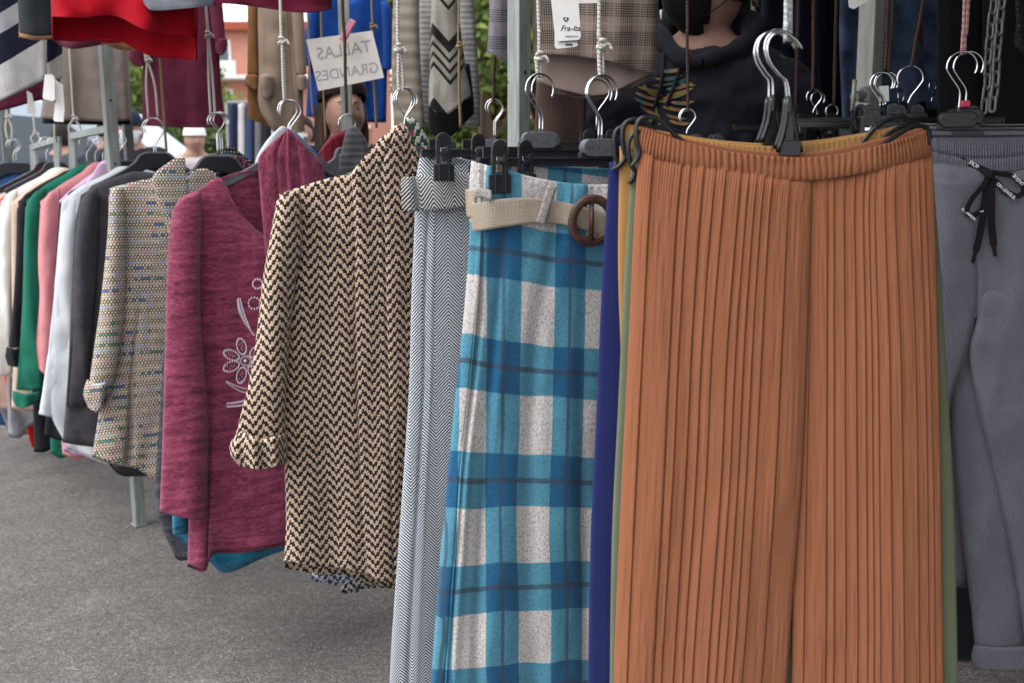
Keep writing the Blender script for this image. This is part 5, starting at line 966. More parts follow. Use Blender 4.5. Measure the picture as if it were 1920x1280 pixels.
hp = [(16 * math.sin(t) ** 3, 13 * math.cos(t) - 5 * math.cos(2 * t) - 2 * math.cos(3 * t) - math.cos(4 * t)) for t in np.linspace(0, 2 * math.pi, 28)[:-1]]
hc = at(1061, 37, 1.98) - c1; prism('heart_mark', [(hc.x + a * .00034, hc.z + b * .00034) for a, b in hp], -.0012, -.0006, inkm, t1)
prism('heart_centre', [(hc.x + a * .00014, hc.z + b * .00014) for a, b in hp], -.0014, -.0008, paperm, t1)
t2, c2 = card('swing_tag', 'lower white tag with a barcode line behind the heart tag', [(1040, 20), (1084, 20), (1083, 86), (1079, 88), (1044, 92), (1040, 88)], 1.985, paperm)
lettering('TALLA UNICA 1020040', t2, ((1061 - 960) * k * 1.02 - c2.x, -.0008, at(1061, 79, 1.985).z - c2.z), .0034, inkm, 'tag_words'); lettering('|||||||||||||', t2, ((1061 - 960) * k * 1.02 - c2.x, -.0008, at(1061, 84, 1.985).z - c2.z), .0042, inkm, 'barcode', bold=.0002)
card('swing_tag', 'white card edge above the right cord on the checked coat', [(1080, -20), (1124, -20), (1124, 6), (1082, 7)], 2.0, paperm)
card('price_tag', 'white price tag hanging in front of the maroon edge', [(84, 140), (98, 140), (103, 146), (103, 188), (99, 190), (82, 186), (80, 182)], 3.1, paperm)
card('price_tag', 'lower white price tag against the taupe tunic', [(104, 150), (118, 160), (121, 205), (119, 229), (102, 228), (100, 224), (104, 190)], 3.12, paperm)
card('price_tag', 'white slip tied with a bow between the thin cords', [(50, 170), (60, 176), (68, 214), (50, 214), (52, 196)], 3.3, paperm)
# handwritten card, seen from its back
sp_ = [(574, 75), (698, 58), (720, 146), (597, 171)]
sgn, c3 = card('handwritten_card', 'white card with mirrored faint words TALLAS GRANDES held by a pink peg', sp_, 2.95, paper('translucent_card', (.7, .67, .62)), .0012, 'sign', None)
graym = (lambda M: (M.col(srgb(176, 172, 176)), M.m)[1])(Mt('pencil_grey_show_through', .8, 0))
for w_, x, y in (('TALLAS', 645, 95), ('GRANDES', 651, 136)):
    q = at(x, y, 2.95) - c3; o = lettering(w_, sgn, (q.x, -.0012, q.z), .047 if w_ == 'TALLAS' else .041, graym, 'mirrored_words', mirror=True); o.rotation_euler = (R(90), R(-8.5), 0)
    o.data.extrude = .0002
p0 = at(652, 58, 2.92); pg = empty('clothes_peg', p0, R(0), 'pink plastic clothes peg gripping the top of the handwritten card', 'peg'); pg.rotation_euler = (0, R(32), 0)
for s in (-1, 1):
    bm = bmesh.new(); add_box(bm, Vector((0, s * .006, .0)), (.017, .006, .066), .002); from_bm('peg_half', bm, pinkp, pg, False)
box('spring', (0, 0, -.004), (.02, .016, .004), chrome, pg, .001)
tube('string', [at(648, 30, 2.95) - at(648, 58, 2.95) + Vector((0, 0, .02)), Vector((.0, 0, .02))], .001, cordb, pg)
# long thin cords in the background
for i, (pts, Y, m_, lb, kn) in enumerate((([(312, 285), (306, 200), (298, 100), (295, 60)], 3.3, cordy, 'golden cord with a knot in front of the maroon dress', (299, 104)),
        ([(549, 215), (545, 150), (540, 80), (538, 10)], 3.0, cordy, 'golden cord in front of the beige tunic', None), ([(587, 220), (581, 130), (576, 30)], 3.2, cordy, 'golden cord along the edge of the blue blouse', None),
        ([(611, 262), (606, 170), (602, 60), (602, 10)], 3.0, cordy, 'golden cord crossing in front of the brown hat', None), ([(706, 240), (702, 160), (698, 54), (696, 0)], 3.0, cordy, 'golden cord with a knot beside the handwritten card', (699, 50)),
        ([(864, 240), (861, 160), (860, 80), (861, 0)], 2.7, cordy, 'golden cord with a knot in front of the striped cardigan', (861, 86)), ([(925, 190), (926, 150), (928, 110)], 2.6, cordb, 'brown cord with hooks beside the steel post', None), ([(1290, 205), (1289, 130), (1289, 60), (1288, 0)], 2.0, cordb, 'brown cord in front of the man in the black hoodie', None),
        ([(650, 212), (648, 150), (645, 70), (643, 0)], 2.6, cordb, 'dark brown cord in front of the thin steel post', None), ([(1524, 170), (1526, 100), (1527, 0)], 2.4, cordb, 'brown doubled cord above far hooks in the dark stall', None), ([(1564, 200), (1567, 100), (1570, 0)], 2.5, cordb, 'brown cord beside the patterned blue garment', None),
        ([(1491, 215), (1494, 120), (1496, 0)], 2.6, cordb, 'brown cord right behind the speckled rope', None), ([(1659, 132), (1662, 70), (1665, 0)], 1.95, cordb, 'reddish brown cord holding the cluster of hooks', None), ([(1666, 134), (1670, 70), (1672, 0)], 1.95, cordb, 'second reddish brown cord of the hook cluster', None),
        ([(1709, 126), (1718, 70), (1730, 0)], 1.95, cordb, 'slanting brown cord to the single hook', None), ([(1796, 200), (1800, 100), (1804, 0)], 2.5, cordb, 'brown cord behind the red and white one', None))):
    cord(Y, pts, m_, lb, .0042 if m_ is cordb and Y > 2.3 else .003, kn, .001)
# hangers with hooks in the middle distance
clip_hanger(1654, 136, 1.95, 'black clip hanger of the hook cluster beside the bright steel post', -4, .2, (-.02, .17), -1, .058, mat=blackdeep, plate=False, r=.021)
clip_hanger(1660, 136, 1.99, 'second clip hanger of the hook cluster', -4, .19, (.03, -.03), -1, .058, mat=blackdeep, plate=False, yaw=12, r=.021)
clip_hanger(1664, 136, 2.03, 'third clip hanger of the hook cluster', -4, .19, (-.05, .06), -1, .058, mat=blackdeep, plate=False, yaw=-14, r=.021)
clip_hanger(1708, 124, 1.97, 'clip hanger with a single wide hook on the slanting brown cord', -4, .18, (-.03, .1), 1, .066, mat=blackdeep, plate=False, r=.024)
clip_hanger(1289, 204, 2.0, 'clip hanger with round hook in front of the man in the hoodie', 0, .17, (.02, .06), 1, .045, mat=blackp, plate=False, r=.016)
clip_hanger(1290, 206, 2.06, 'second clip hanger behind the round-hook one', 0, .17, (.012, .052), 1, .045, mat=blackp, plate=False, r=.016, yaw=10)
clip_hanger(926, 186, 2.6, 'clip hanger with dull hook hanging next to the steel post', 10, .17, (-.12, .12), 1, .1, r=.022)
clip_hanger(929, 188, 2.66, 'second dull hook hanger next to the steel post', 10, .17, (-.12, .12), 1, .1, r=.022, yaw=15)
clip_hanger(1120, 150, 2.15, 'dull clip hanger behind the tartan trousers hook', 15, .17, (-.02, .03), 1, .098, plate=False)
for k, (x, y, Y, lb) in enumerate(((1527, 168, 2.4, 'clip hanger bundle hook below the doubled brown cord'), (1534, 172, 2.46, 'second hook of the bundle below the doubled brown cord'), (1560, 196, 2.5, 'low curved hook hanger beside the bright post'), (1492, 214, 2.6, 'small dull hook behind the terracotta waistband'), (1750, 150, 2.6, 'clip hanger in the dark behind the chain'), (1690, 168, 2.4, 'clip hanger in the dark behind the cluster'))):
    clip_hanger(x, y, Y, lb, 5, .19, (-.08, -.03, .04, .1), (-1) ** k, .05, mat=blackdeep, plate=False, yaw=k * 9, r=.018)
coat_hanger(650, 216, 2.75, 'grey hanger carrying the grey and red jumpers below the woman', drop=.085, w=.19, neck=.04, thick=.016, mat=greyp)
grk = rib_cloth('grey_ribbed_jumper_knit', srgb(92, 92, 96), srgb(60, 60, 64), 55, True); rdk = rib_cloth('dark_red_ribbed_knit', srgb(130, 22, 44), srgb(80, 10, 26), 55)
hung('jumper', 'dark grey ribbed jumper on the hanger below the woman', (665, 2.72), grk, [[(648, 248), (660, 236), (672, 242), (686, 262)], [(640, 290), (660, 290), (680, 290), (698, 300)], [(636, 330), (658, 332), (680, 334), (702, 336)], [(640, 700), (660, 700), (680, 700), (704, 700)]], 20, .05, 151, 'jumper', group=GRP)
hung('jumper', 'dark red ribbed jumper peeking out behind the grey one', (640, 2.8), rdk, [[(596, 290), (612, 266), (630, 250), (650, 244)], [(600, 320), (616, 310), (634, 300), (655, 300)], [(604, 600), (620, 600), (640, 600), (660, 600)]], 20, .05, 153, 'jumper', group=GRP)
# ------------------------------------------------------------ inside the dark stall
IN = 'clothes in the dark inner stall'
navd = plainc('dark_navy_denim', (22, 24, 42)); dnm = Mt('floral_blue_denim', .9, .2); u, v = dnm.uv(); n = dnm.noise(u, v, 0, 7, 3); fl, _ = dnm.vor(u, v, 0, 6)
dnm.col(dnm.mix(fl.lt(.24), dnm.ramp(n, [(.35, srgb(40, 50, 72)), (.55, srgb(82, 98, 128)), (.7, srgb(58, 70, 96))]), srgb(96, 30, 60))); dnm = dnm.m
org = plainc('orange_cloth', (190, 110, 30)); dgr = plainc('dark_green_cloth', (16, 62, 50)); pal = plainc('pale_green_cloth', (190, 200, 190)); pat = chevron('black_and_cream_snake_print', srgb(30, 26, 26), srgb(190, 176, 160), .011)
def col_(name, label, x0, x1, yb, Y, mat, seed, cat='garment', top=-90, k=0, **kw):
    m = (x0 + x1) / 2; hung(name, label, (m, Y), mat, [[(x0, top), (m, top - 8), (x1, top)], [(x0 - k, 60), (m, 60), (x1, 60)], [(x0, yb * .6), (m, yb * .6), (x1 + k, yb * .6)], [(x0 - k, yb), (m + 3, yb + 6), (x1, yb)]], 4, .08, seed, cat, IN, fold=(.025, 9), **kw)
col_('white_blouse', 'white garment edge above the hood of the man', 1346, 1364, 40, 4.2, whi, 201); col_('orange_blouse', 'orange garment strip between white and green ones', 1362, 1386, 90, 4.25, org, 203); col_('green_dress', 'dark green garment strip behind the man', 1382, 1424, 180, 4.3, dgr, 205)
col_('printed_dress', 'black and cream printed strip beside the green one', 1408, 1426, 110, 4.15, pat, 207); col_('pale_dress', 'pale green garment strip at the start of the dark clothes', 1418, 1446, 120, 4.4, pal, 209)
col_('navy_jeans', 'dark navy denim garment behind the speckled rope', 1432, 1490, 420, 3.7, navd, 211, k=4); col_('navy_jeans', 'dark navy denim garment under the brown doubled cord', 1494, 1530, 420, 3.6, navd, 213, k=4); col_('navy_jeans', 'dark navy garment beside the patterned blue ones', 1534, 1576, 420, 3.8, navd, 215, k=5)
col_('denim_dress', 'faded blue floral garment behind the bright steel post', 1580, 1632, 430, 3.4, dnm, 217, k=6); col_('denim_dress', 'faded blue floral garment with a dark red flower', 1640, 1730, 430, 3.3, dnm, 219, k=6); col_('denim_dress', 'faded blue floral garment edge nearer the chain', 1728, 1776, 420, 3.45, dnm, 221, k=5)
for i, (x0, x1, Y) in enumerate(((1150, 1230, 4.6), (1225, 1300, 4.7), (1295, 1370, 4.6), (1760, 1850, 2.5), (1845, 1990, 2.46), (1100, 1160, 4.8))):
    col_('black_trousers', ('black trousers in shade behind the checked coat', 'black trousers in shade behind the man', 'black trousers in shade beyond the shoulder of the man', 'long black trousers standing in for shade behind the chain', 'long black trousers standing in for shade behind the lace trim at the picture edge', 'black trousers in shade beside the steel post')[i], x0, x1, 1230 if x0 > 1700 else 560, Y, blkt, 231 + i, 'trousers', k=3)  # the two near pairs hang low to supply the darkness under the stall
card('paper_sheet', 'white folded paper hanging above the bright post', [(1588, -20), (1630, -20), (1630, 0), (1601, 18), (1592, 14)], 2.2, paperm, .001, 'paper', None)
card('paper_sheet', 'cream card with a thin frame behind the chain', [(1788, -10), (1846, -10), (1850, 26), (1792, 38)], 2.9, paperm, .002, 'paper', None)
card('paper_sheet', 'grey-white square label below the hook cluster', [(1648, 162), (1666, 161), (1667, 190), (1649, 191)], 2.3, paperm, .001, 'paper', None)
kb = at(1600, 180, 2.3); kn = empty('clamp_handle', kb, 0, 'small steel clamp with an upright pin fixed on the bright steel post', 'clamp')
tube('pin', [at(1603, 150, 2.28) - kb, at(1598, 208, 2.28) - kb], .0052, steelb, kn)
bm = bmesh.new(); add_tube(bm, [at(1602, 182, 2.28) - kb, at(1622, 178, 2.3) - kb], .012, 12); add_box(bm, at(1622, 178, 2.3) - kb, (.016, .03, .034), .003); from_bm('clamp_body', bm, chainm, kn, False)
# chain: two hanging strands of links
def chain(label, x, Y, y1, swing):
    a = at(x, y1, Y); root = empty('steel_chain', a, 0, label, 'chain', 'chain strands behind the red and white cord'); z = 0; i = 0; base = None
    bm = bmesh.new(); L_, Wd, t = .030, .0078, .0028
    p = [(math.copysign(Wd, math.cos(q)) * min(1, abs(math.cos(q)) * 1.25), 0, (L_ / 2 - Wd) * (1 if math.sin(q) >= 0 else -1) + Wd * math.sin(q)) for q in np.linspace(.01, 2 * math.pi + .01, 21)]
    add_tube(bm, p, t, 7, False); proto = from_bm('link', bm, chainm, root)
    n = int((2.12 - a.z) / (L_ - 2 * t)) + 1
    for i in range(n):
        o = proto if i == 0 else proto.copy()
        if i: C.objects.link(o); o.parent = root
        o.location = (swing * math.sin(i * .9), .001 * math.cos(i * 1.7), i * (L_ - t * 1.7)); o.rotation_euler = (0, R(4) * math.sin(i * 1.3), R(20 if i % 2 else 105))
    return root
chain('chain strand nearer the red and white cord', 1846, 2.15, 200, .0015); chain('chain strand on the outer side', 1862, 2.1, 196, .001)
# black lace trim at the edge and a hand above it
lacem = Mt('black_beaded_lace', .7, .1); x_, y_, z_ = lacem.obj(); d_, c_ = lacem.vor(x_, y_, z_, 160); lacem.col(lacem.mix(d_.lt(.12), (.01, .01, .011), (.6, .6, .55))); lacem.bump(d_, .003); lacem = lacem.m
hung('lace_scarf', 'black beaded lace trim dangling at the picture edge', (1910, 2.0), lacem, [[(1902, -60), (1912, -60), (1926, -60)], [(1906, 40), (1914, 40), (1930, 40)], [(1903, 70), (1912, 74), (1932, 70)], [(1904, 88), (1910, 92), (1934, 120)]], 0, .02, 241, 'scarf', IN, fold=(.01, 20))
# ------------------------------------------------------------ people
def skin_body(joints, edges, rad, name, mat, parent, sub=2, root=0, head=None, voxel=.008):
    """grow one surface over a skeleton; joints in metres, rad per joint; an optional shaped head mesh is fused in"""
    me = bpy.data.meshes.new(name); me.from_pydata(joints, edges, []); o = bpy.data.objects.new(name, me); C.objects.link(o)
    sm = o.modifiers.new('skin', 'SKIN'); sm.use_smooth_shade = True
    for i, r in enumerate(rad):
        r = r if isinstance(r, tuple) else (r, r); me.skin_vertices[0].data[i].radius = r
    me.skin_vertices[0].data[root].use_root = True
    ss = o.modifiers.new('sub', 'SUBSURF'); ss.levels = sub; ss.render_levels = sub
    dg = bpy.context.evaluated_depsgraph_get(); ev = bpy.data.meshes.new_from_object(o.evaluated_get(dg)); bpy.data.objects.remove(o)
    bm = bmesh.new(); bm.from_mesh(ev)
    if head is not None: bm.from_mesh(head)
    out = bpy.data.meshes.new(name); bm.to_mesh(out); bm.free(); out.materials.clear(); p = link(name, out, mat, parent)
    rm = p.modifiers.new('fuse', 'REMESH'); rm.mode = 'VOXEL'; rm.voxel_size = voxel; rm.use_smooth_shade = True
    sm = p.modifiers.new('soft', 'SMOOTH'); sm.iterations = 3; sm.factor = .5
    return p
def head_mesh(c, yaw, pitch=0, s=1.0):
    """a head with brow, nose, lips, chin, eye hollows and ears, looking along -Y before it is turned"""
    bm = bmesh.new(); bmesh.ops.create_uvsphere(bm, u_segments=64, v_segments=48, radius=1)
    for v in bm.verts:
        x, y, z = v.co; f = max(0, -y)
        r = Vector((x * .076, y * .094, z * .118))
        if z < 0: r.x *= 1 - .26 * z * z * (1 + .5 * f); r.y *= 1 - .16 * (z * z) * (1 - f)
        if y > 0: r.y *= 1.06
        g = lambda cx, cz, sx, sz: math.exp(-((x - cx) / sx) ** 2 - ((z - cz) / sz) ** 2) * (1 if y < 0 else 0)
        r.y -= .024 * g(0, -.17, .12, .16) + .010 * g(0, .05, .09, .2) + .007 * g(0, .22, .6, .09) - .012 * g(.42, .1, .2, .11) - .012 * g(-.42, .1, .2, .11)
        r.y -= .009 * g(0, -.44, .24, .05) + .009 * g(0, -.54, .2, .05) - .004 * g(0, -.49, .28, .018) + .012 * g(0, -.82, .28, .16)
        r.y -= .006 * g(.45, -.12, .22, .2) + .006 * g(-.45, -.12, .22, .2)
        v.co = r
    for s_ in (-1, 1):
        rr = bmesh.ops.create_uvsphere(bm, u_segments=12, v_segments=10, radius=1)
        for v in rr['verts']: v.co = Vector((v.co.x * .008 + s_ * .078, v.co.y * .018 + .012, v.co.z * .032 - .005))
        rr = bmesh.ops.create_uvsphere(bm, u_segments=12, v_segments=10, radius=.0125)
        for v in rr['verts']: v.co += Vector((s_ * .031, -.072, .011))
    M = Matrix.Translation(c) @ Matrix.Rotation(R(yaw), 4, 'Z') @ Matrix.Rotation(R(pitch), 4, 'X') @ Matrix.Scale(s, 4)
    bmesh.ops.transform(bm, matrix=M, verts=bm.verts); me = bpy.data.meshes.new('head'); bm.to_mesh(me); bm.free(); return me, M
def face_bits(M, root, eye=(.25, .2, .16), lip=srgb(150, 74, 70), mouth=True, brow=(.03, .02, .015)):
    em = (lambda m: (m.col((.4, .36, .34)), m.m)[1])(Mt('eye_white', .3, 0)); im = (lambda m: (m.col((.03, .018, .012)), m.m)[1])(Mt('iris', .15, 0)); bm_ = (lambda m: (m.col(brow), m.m)[1])(Mt('brow_hair', .8, 0)); lm = (lambda m: (m.col(lip), m.m)[1])(Mt('lips', .5, 0))
    for s_ in (-1, 1):
        bm = bmesh.new(); bmesh.ops.create_uvsphere(bm, u_segments=14, v_segments=10, radius=.0128, matrix=M @ Matrix.Translation((s_ * .031, -.0755, .0125)) @ Matrix.Diagonal((1.05, .85, .42, 1))); e = from_bm('eye', bm, em, root)
        bm = bmesh.new(); bmesh.ops.create_uvsphere(bm, u_segments=12, v_segments=8, radius=.0058, matrix=M @ Matrix.Translation((s_ * .031, -.0845, .0125))); from_bm('iris', bm, im, e)
        bm = bmesh.new(); add_tube(bm, [M @ Vector((s_ * .014, -.094, .032)), M @ Vector((s_ * .03, -.091, .038)), M @ Vector((s_ * .048, -.078, .034))], [.002, .0028, .0015], 6); from_bm('eyebrow', bm, bm_, root)
    if mouth:
        bm = bmesh.new(); add_tube(bm, [M @ Vector((-.024, -.079, -.057)), M @ Vector((-.01, -.0945, -.054)), M @ Vector((0, -.096, -.0555)), M @ Vector((.01, -.0945, -.054)), M @ Vector((.024, -.079, -.057))], [.001, .004, .0042, .004, .001], 8)
        add_tube(bm, [M @ Vector((-.022, -.079, -.06)), M @ Vector((0, -.095, -.0645)), M @ Vector((.022, -.079, -.06))], [.001, .0048, .001], 8); from_bm('lips', bm, lm, root)
def hair_cap(M, root, mat, z0=.0, back=.13, k=1.08, name='hair', low=None):
    bm = bmesh.new(); bmesh.ops.create_uvsphere(bm, u_segments=40, v_segments=30, radius=1)
    dl = [v for v in bm.verts if (v.co.y < .05 and v.co.z < .55 - v.co.y * -.0 and v.co.z < .3 + .5 * max(0, -v.co.y)) or (v.co.z < (low if low is not None else -.55))]
    bmesh.ops.delete(bm, geom=dl, context='VERTS')
    for v in bm.verts:
        x, y, z = v.co; n_ = .003 * math.sin(x * 30 + z * 8) * math.sin(y * 25)
        v.co = Vector((x * (.076 * k + n_), y * (.096 * k + n_) + .004, z * (.118 * k + n_) + .002))
    bmesh.ops.transform(bm, matrix=M, verts=bm.verts); o = from_bm(name, bm, mat, root); m_ = o.modifiers.new('solid', 'SOLIDIFY'); m_.thickness = .008; m_.offset = -1; return o
def hand_joints(J, Ed, Rd, w, idx, dirv, palmn, side, curl=.5, s=1.0):
    """palm and five bent fingers grown from wrist joint idx"""
    dirv = Vector(dirv).normalized(); palmn = Vector(palmn).normalized(); sidev = dirv.cross(palmn).normalized() * side; w = Vector(w)
    for k, (o, L1, r) in enumerate(((-.028, .062, .0085), (-.0095, .072, .0088), (.0095, .067, .0085), (.027, .052, .0075))):
        b = w + dirv * .05 * s + sidev * o * .5 * s; kn = w + dirv * .092 * s + sidev * o * s; q = [b, kn]; d = dirv.copy(); p = kn
        for j, L2 in enumerate((.5, .3, .24)):
            a = curl * (.5 + .35 * j); d2 = (dirv * math.cos(a) + palmn * math.sin(a)).normalized(); p = p + d2 * L1 * L2 * s * 1.05; q.append(p)
        last = idx
        for j, pt in enumerate(q): J.append(tuple(pt)); Ed.append((last, len(J) - 1)); Rd.append((.014, .011) if j == 0 else r * s * (1.12 if j == 1 else 1 - .08 * j)); last = len(J) - 1
    last = idx
    for j, (a, b, c) in enumerate(((.028, .03, .005), (.055, .05, .014), (.082, .058, .022))):
        pt = w + dirv * a * s - sidev * b * s + palmn * c * s; J.append(tuple(pt)); Ed.append((last, len(J) - 1)); Rd.append((.013, .0105, .0095)[j] * s); last = len(J) - 1
WR = bpy.data.textures.new('cloth_wrinkles', 'CLOUDS'); WR.noise_scale = .07; WR.noise_depth = 2
def person(label, pos, yaw, height=1.72, cloth_m=None, leg_m=None, headyaw=0, pitch=0, hairmat=None, arms='down', k=1.0, hairlow=None, face=True, shoe=None, voxel=.009, wide=1.0):
    root = empty('person', pos, R(yaw), label, 'person'); H_ = height; s = H_ / 1.72
    hd, M = head_mesh(Vector((0, -.02, 1.585)) * s, headyaw, pitch, s)
    S = lambda x, y, z: (x * s, y * s, z * s)
    J = [S(0, 0, .96), S(0, .0, 1.14), S(0, .005, 1.30), S(0, .01, 1.42), S(0, 0, 1.50), S(0, -.012, 1.56)]; E_ = [(0, 1), (1, 2), (2, 3), (3, 4), (4, 5)]; Rd = [(.13, .09), (.115, .085), (.13, .09), (.10, .07), (.055, .058), (.05, .055)]
    A = {'down': [(.17, 1.41, 0), (.25, 1.14, .02), (.26, .9, -.06)], 'fwd': [(.18, 1.40, 0), (.29, 1.13, .05), (.17, 1.06, -.22)]}[arms]
    wr = []
    for sd in (-1, 1):
        last = 3; 
        for (x, z, y), r in zip(A, (.048, .038, .027)): J.append(S(sd * x, y, z)); E_.append((last, len(J) - 1)); Rd.append(r * s); last = len(J) - 1
        dv = Vector(J[-1]) - Vector(J[-2]); hand_joints(J, E_, Rd, J[-1], last, dv, (-sd * .8, -.2, 0) if arms == 'down' else (0, 0, -1), -sd, .6, s)
        lastl = 0
        for (x, z, y), r in zip([(.09, .88, 0), (.1, .48, -.01), (.11, .09, .02), (.115, .035, -.13)], (.085, .058, .04, .035)): J.append(S(sd * x, y, z)); E_.append((lastl, len(J) - 1)); Rd.append(r * s); lastl = len(J) - 1
    body = skin_body(J, E_, Rd, 'body', skinm, root, 2, 0, hd, voxel)
    # jacket or jumper, trousers, shoes
    Jt = [S(0, 0, .90), S(0, .0, 1.14), S(0, .005, 1.30), S(0, .01, 1.425)]; Et = [(0, 1), (1, 2), (2, 3)]; Rt = [(.175 * wide, .125), (.165 * wide, .125), (.185 * wide, .135), (.125, .09)]
    for sd in (-1, 1):
        last = 3
        pts = [A[0], ((A[0][0] + A[1][0]) / 2 + .01, (A[0][1] + A[1][1]) / 2, (A[0][2] + A[1][2]) / 2), A[1], tuple(A[1][i] + (A[2][i] - A[1][i]) * .9 for i in range(3))]
        for (x, z, y), r in zip(pts, (.085 * wide, .07 * wide, .066 * wide, .046)): Jt.append(S(sd * x * (1 + .04 * (wide - 1)), y, z)); Et.append((last, len(Jt) - 1)); Rt.append(r * s); last = len(Jt) - 1
    top = skin_body(Jt, Et, Rt, 'jacket', cloth_m, root, 2, 0, None, voxel)
    dm_ = top.modifiers.new('wrinkles', 'DISPLACE'); dm_.texture = WR; dm_.strength = .035; dm_.mid_level = .5
    Jl = [S(0, 0, .96)]; El = []; Rl = [(.16, .12)]; Js = []; 
    for sd in (-1, 1):
        last = 0
        for (x, z, y), r in zip([(.09, .84, 0), (.1, .48, -.01), (.11, .1, .02)], (.1, .078, .062)): Jl.append(S(sd * x, y, z)); El.append((last, len(Jl) - 1)); Rl.append(r * s); last = len(Jl) - 1
    skin_body(Jl, El, Rl, 'trousers', leg_m or blkt, root, 2, 0, None, .012)
    for sd in (-1, 1):
        bm = bmesh.new(); add_tube(bm, [S(sd * .11, .07, .045), S(sd * .11, .0, .05), S(sd * .115, -.1, .04), S(sd * .118, -.18, .03)], [.035, .045, .042, .028], 12); from_bm('shoe', bm, blackp, root)
    hair_cap(M, root, hairmat or hairm, low=hairlow)
    if face: face_bits(M, root)
    return root, M, top, s
WR_ = None
# man in a black hoodie behind the stall
hood_m = plainc('black_sweatshirt_jersey', (34, 34, 44), vary=.15)
mp = at(1300, 290, 2.8); man, M, top, s = person('man in a black hoodie with tree print and black face mask behind the clothes', (mp.x + .02, mp.y, -.0), -12, 1.915, hood_m, plainc('dark_jeans', (30, 34, 48)), headyaw=-52, pitch=4, arms='fwd', wide=1.16, hairlow=-.35)
mask_m = plainc('black_mask_cloth', (18, 18, 20)); bm = bmesh.new(); bmesh.ops.create_uvsphere(bm, u_segments=32, v_segments=24, radius=1)
bmesh.ops.delete(bm, geom=[v for v in bm.verts if v.co.y > -.25 or v.co.z > .02 or v.co.z < -.93], context='VERTS')
for v in bm.verts:
    x, y, z = v.co; v.co = Vector((x * .082, y * .106 - .022 * math.exp(-(x / .35) ** 2 - ((z + .3) / .4) ** 2), z * .122)); v.co.x *= 1 - .2 * z * z
bmesh.ops.transform(bm, matrix=M, verts=bm.verts); o = from_bm('face_mask', bm, mask_m, man); m_ = o.modifiers.new('solid', 'SOLIDIFY'); m_.thickness = .002
bm = bmesh.new()
for sd in (-1, 1):
    for z in (-.005, -.07): add_tube(bm, curve([M @ Vector((sd * .066, -.055, z)), M @ Vector((sd * .08, -.01, z * .6 + .0)), M @ Vector((sd * .084, .022, z * .2))], 4), .0016, 6)
from_bm('mask_strap', bm, mask_m, o)
lg_ = prism('mask_mark', [(-.011, .008), (.011, .008), (.0, -.014)], -.0006, .0006, whitem, o); lg_.matrix_local = M @ Matrix.Translation((-.028, -.112, -.052)) @ Matrix.Rotation(R(-22), 4, 'Z')
# hood: thick rolled cloth round the neck, and drawcords
bm = bmesh.new(); ringp = [];
for i in range(25):
    a = 2 * math.pi * i / 24; ringp.append(Vector((.118 * math.sin(a), -.115 * math.cos(a) + .012, 1.462 + .06 * (1 - math.cos(a)) / 2 - .05 * max(0, math.cos(a)) ** 2 + .006 * math.sin(5 * a))) * s)
add_tube(bm, curve(ringp, 2), [(.017 + .032 * (1 - math.cos(2 * math.pi * i / 48)) / 2 + .003 * math.sin(i * 1.3)) * s for i in range(49)], 12, False); from_bm('hood', bm, hood_m, man)
bm = bmesh.new(); bmesh.ops.create_uvsphere(bm, u_segments=24, v_segments=16, radius=1)
for v in bm.verts: x, y, z = v.co; v.co = Vector((x * .135 * (1 + .12 * z), y * .06 + .145, z * .1 + 1.475 + .012 * math.sin(x * 7))) * s
from_bm('hood', bm, hood_m, man)
top.parent = man; bpy.context.view_layer.update(); dg = bpy.context.evaluated_depsgraph_get(); te = top.evaluated_get(dg); tm = te.to_mesh(); mw = man.matrix_world.copy()
BV['man'] = BVHTree.FromPolygons([mw @ v.co for v in tm.vertices], [tuple(p.vertices) for p in tm.polygons]); te.to_mesh_clear(); inv = mw.inverted()
pm = Mt('green_orange_print', .8, 0); x_, y_, z_ = pm.obj(); n_ = pm.noise(x_, y_, z_, 16, 2); pm.col(pm.ramp(n_, [(.36, srgb(66, 104, 58)), (.47, srgb(116, 104, 62)), (.53, srgb(146, 98, 66)), (.62, srgb(60, 94, 92))])); pm = pm.m
bm = bmesh.new()
def stroke(x0, y0, x1, y1, w=4.5):
    prev = None; N_ = 8
    for i in range(N_ + 1):
        t = i / N_; x = x0 + (x1 - x0) * t; y = y0 + (y1 - y0) * t + 3 * math.sin(t * 3.1); ww = w * math.sqrt(max(.05, 1 - (2 * t - 1) ** 4)); dx, dy = (x1 - x0), (y1 - y0); L_ = math.hypot(dx, dy); nx, ny = -dy / L_ * ww / 2, dx / L_ * ww / 2; row = []
        for sg in (-1, 1):
            h, nn = hit('man', x + sg * nx, y + sg * ny, .004)
            if h is None: prev = None; row = None; break
            row.append(bm.verts.new(inv @ h))
        if row is None: prev = None; continue
        if prev: bm.faces.new((prev[0], row[0], row[1], prev[1]))
        prev = row
for q in ((1240, 134, 1276, 130), (1228, 148, 1280, 142), (1225, 160, 1292, 148), (1250, 168, 1298, 156), (1196, 162, 1240, 170), (1206, 158, 1226, 178), (1192, 174, 1236, 186), (1242, 184, 1294, 172), (1252, 178, 1300, 166), (1190, 184, 1232, 198), (1258, 192, 1302, 190), (1200, 196, 1226, 212), (1244, 200, 1296, 206), (1236, 214, 1240, 236), (1226, 210, 1216, 232), (1250, 214, 1288, 222), (1186, 216, 1206, 226), (1256, 226, 1294, 232), (1264, 152, 1304, 160), (1212, 170, 1244, 178), (1232, 190, 1262, 184), (1232, 196, 1230, 226)): stroke(*q, 6)
bmesh.ops.recalc_face_normals(bm, faces=bm.faces[:]); o = from_bm('tree_print', bm, pm, man)
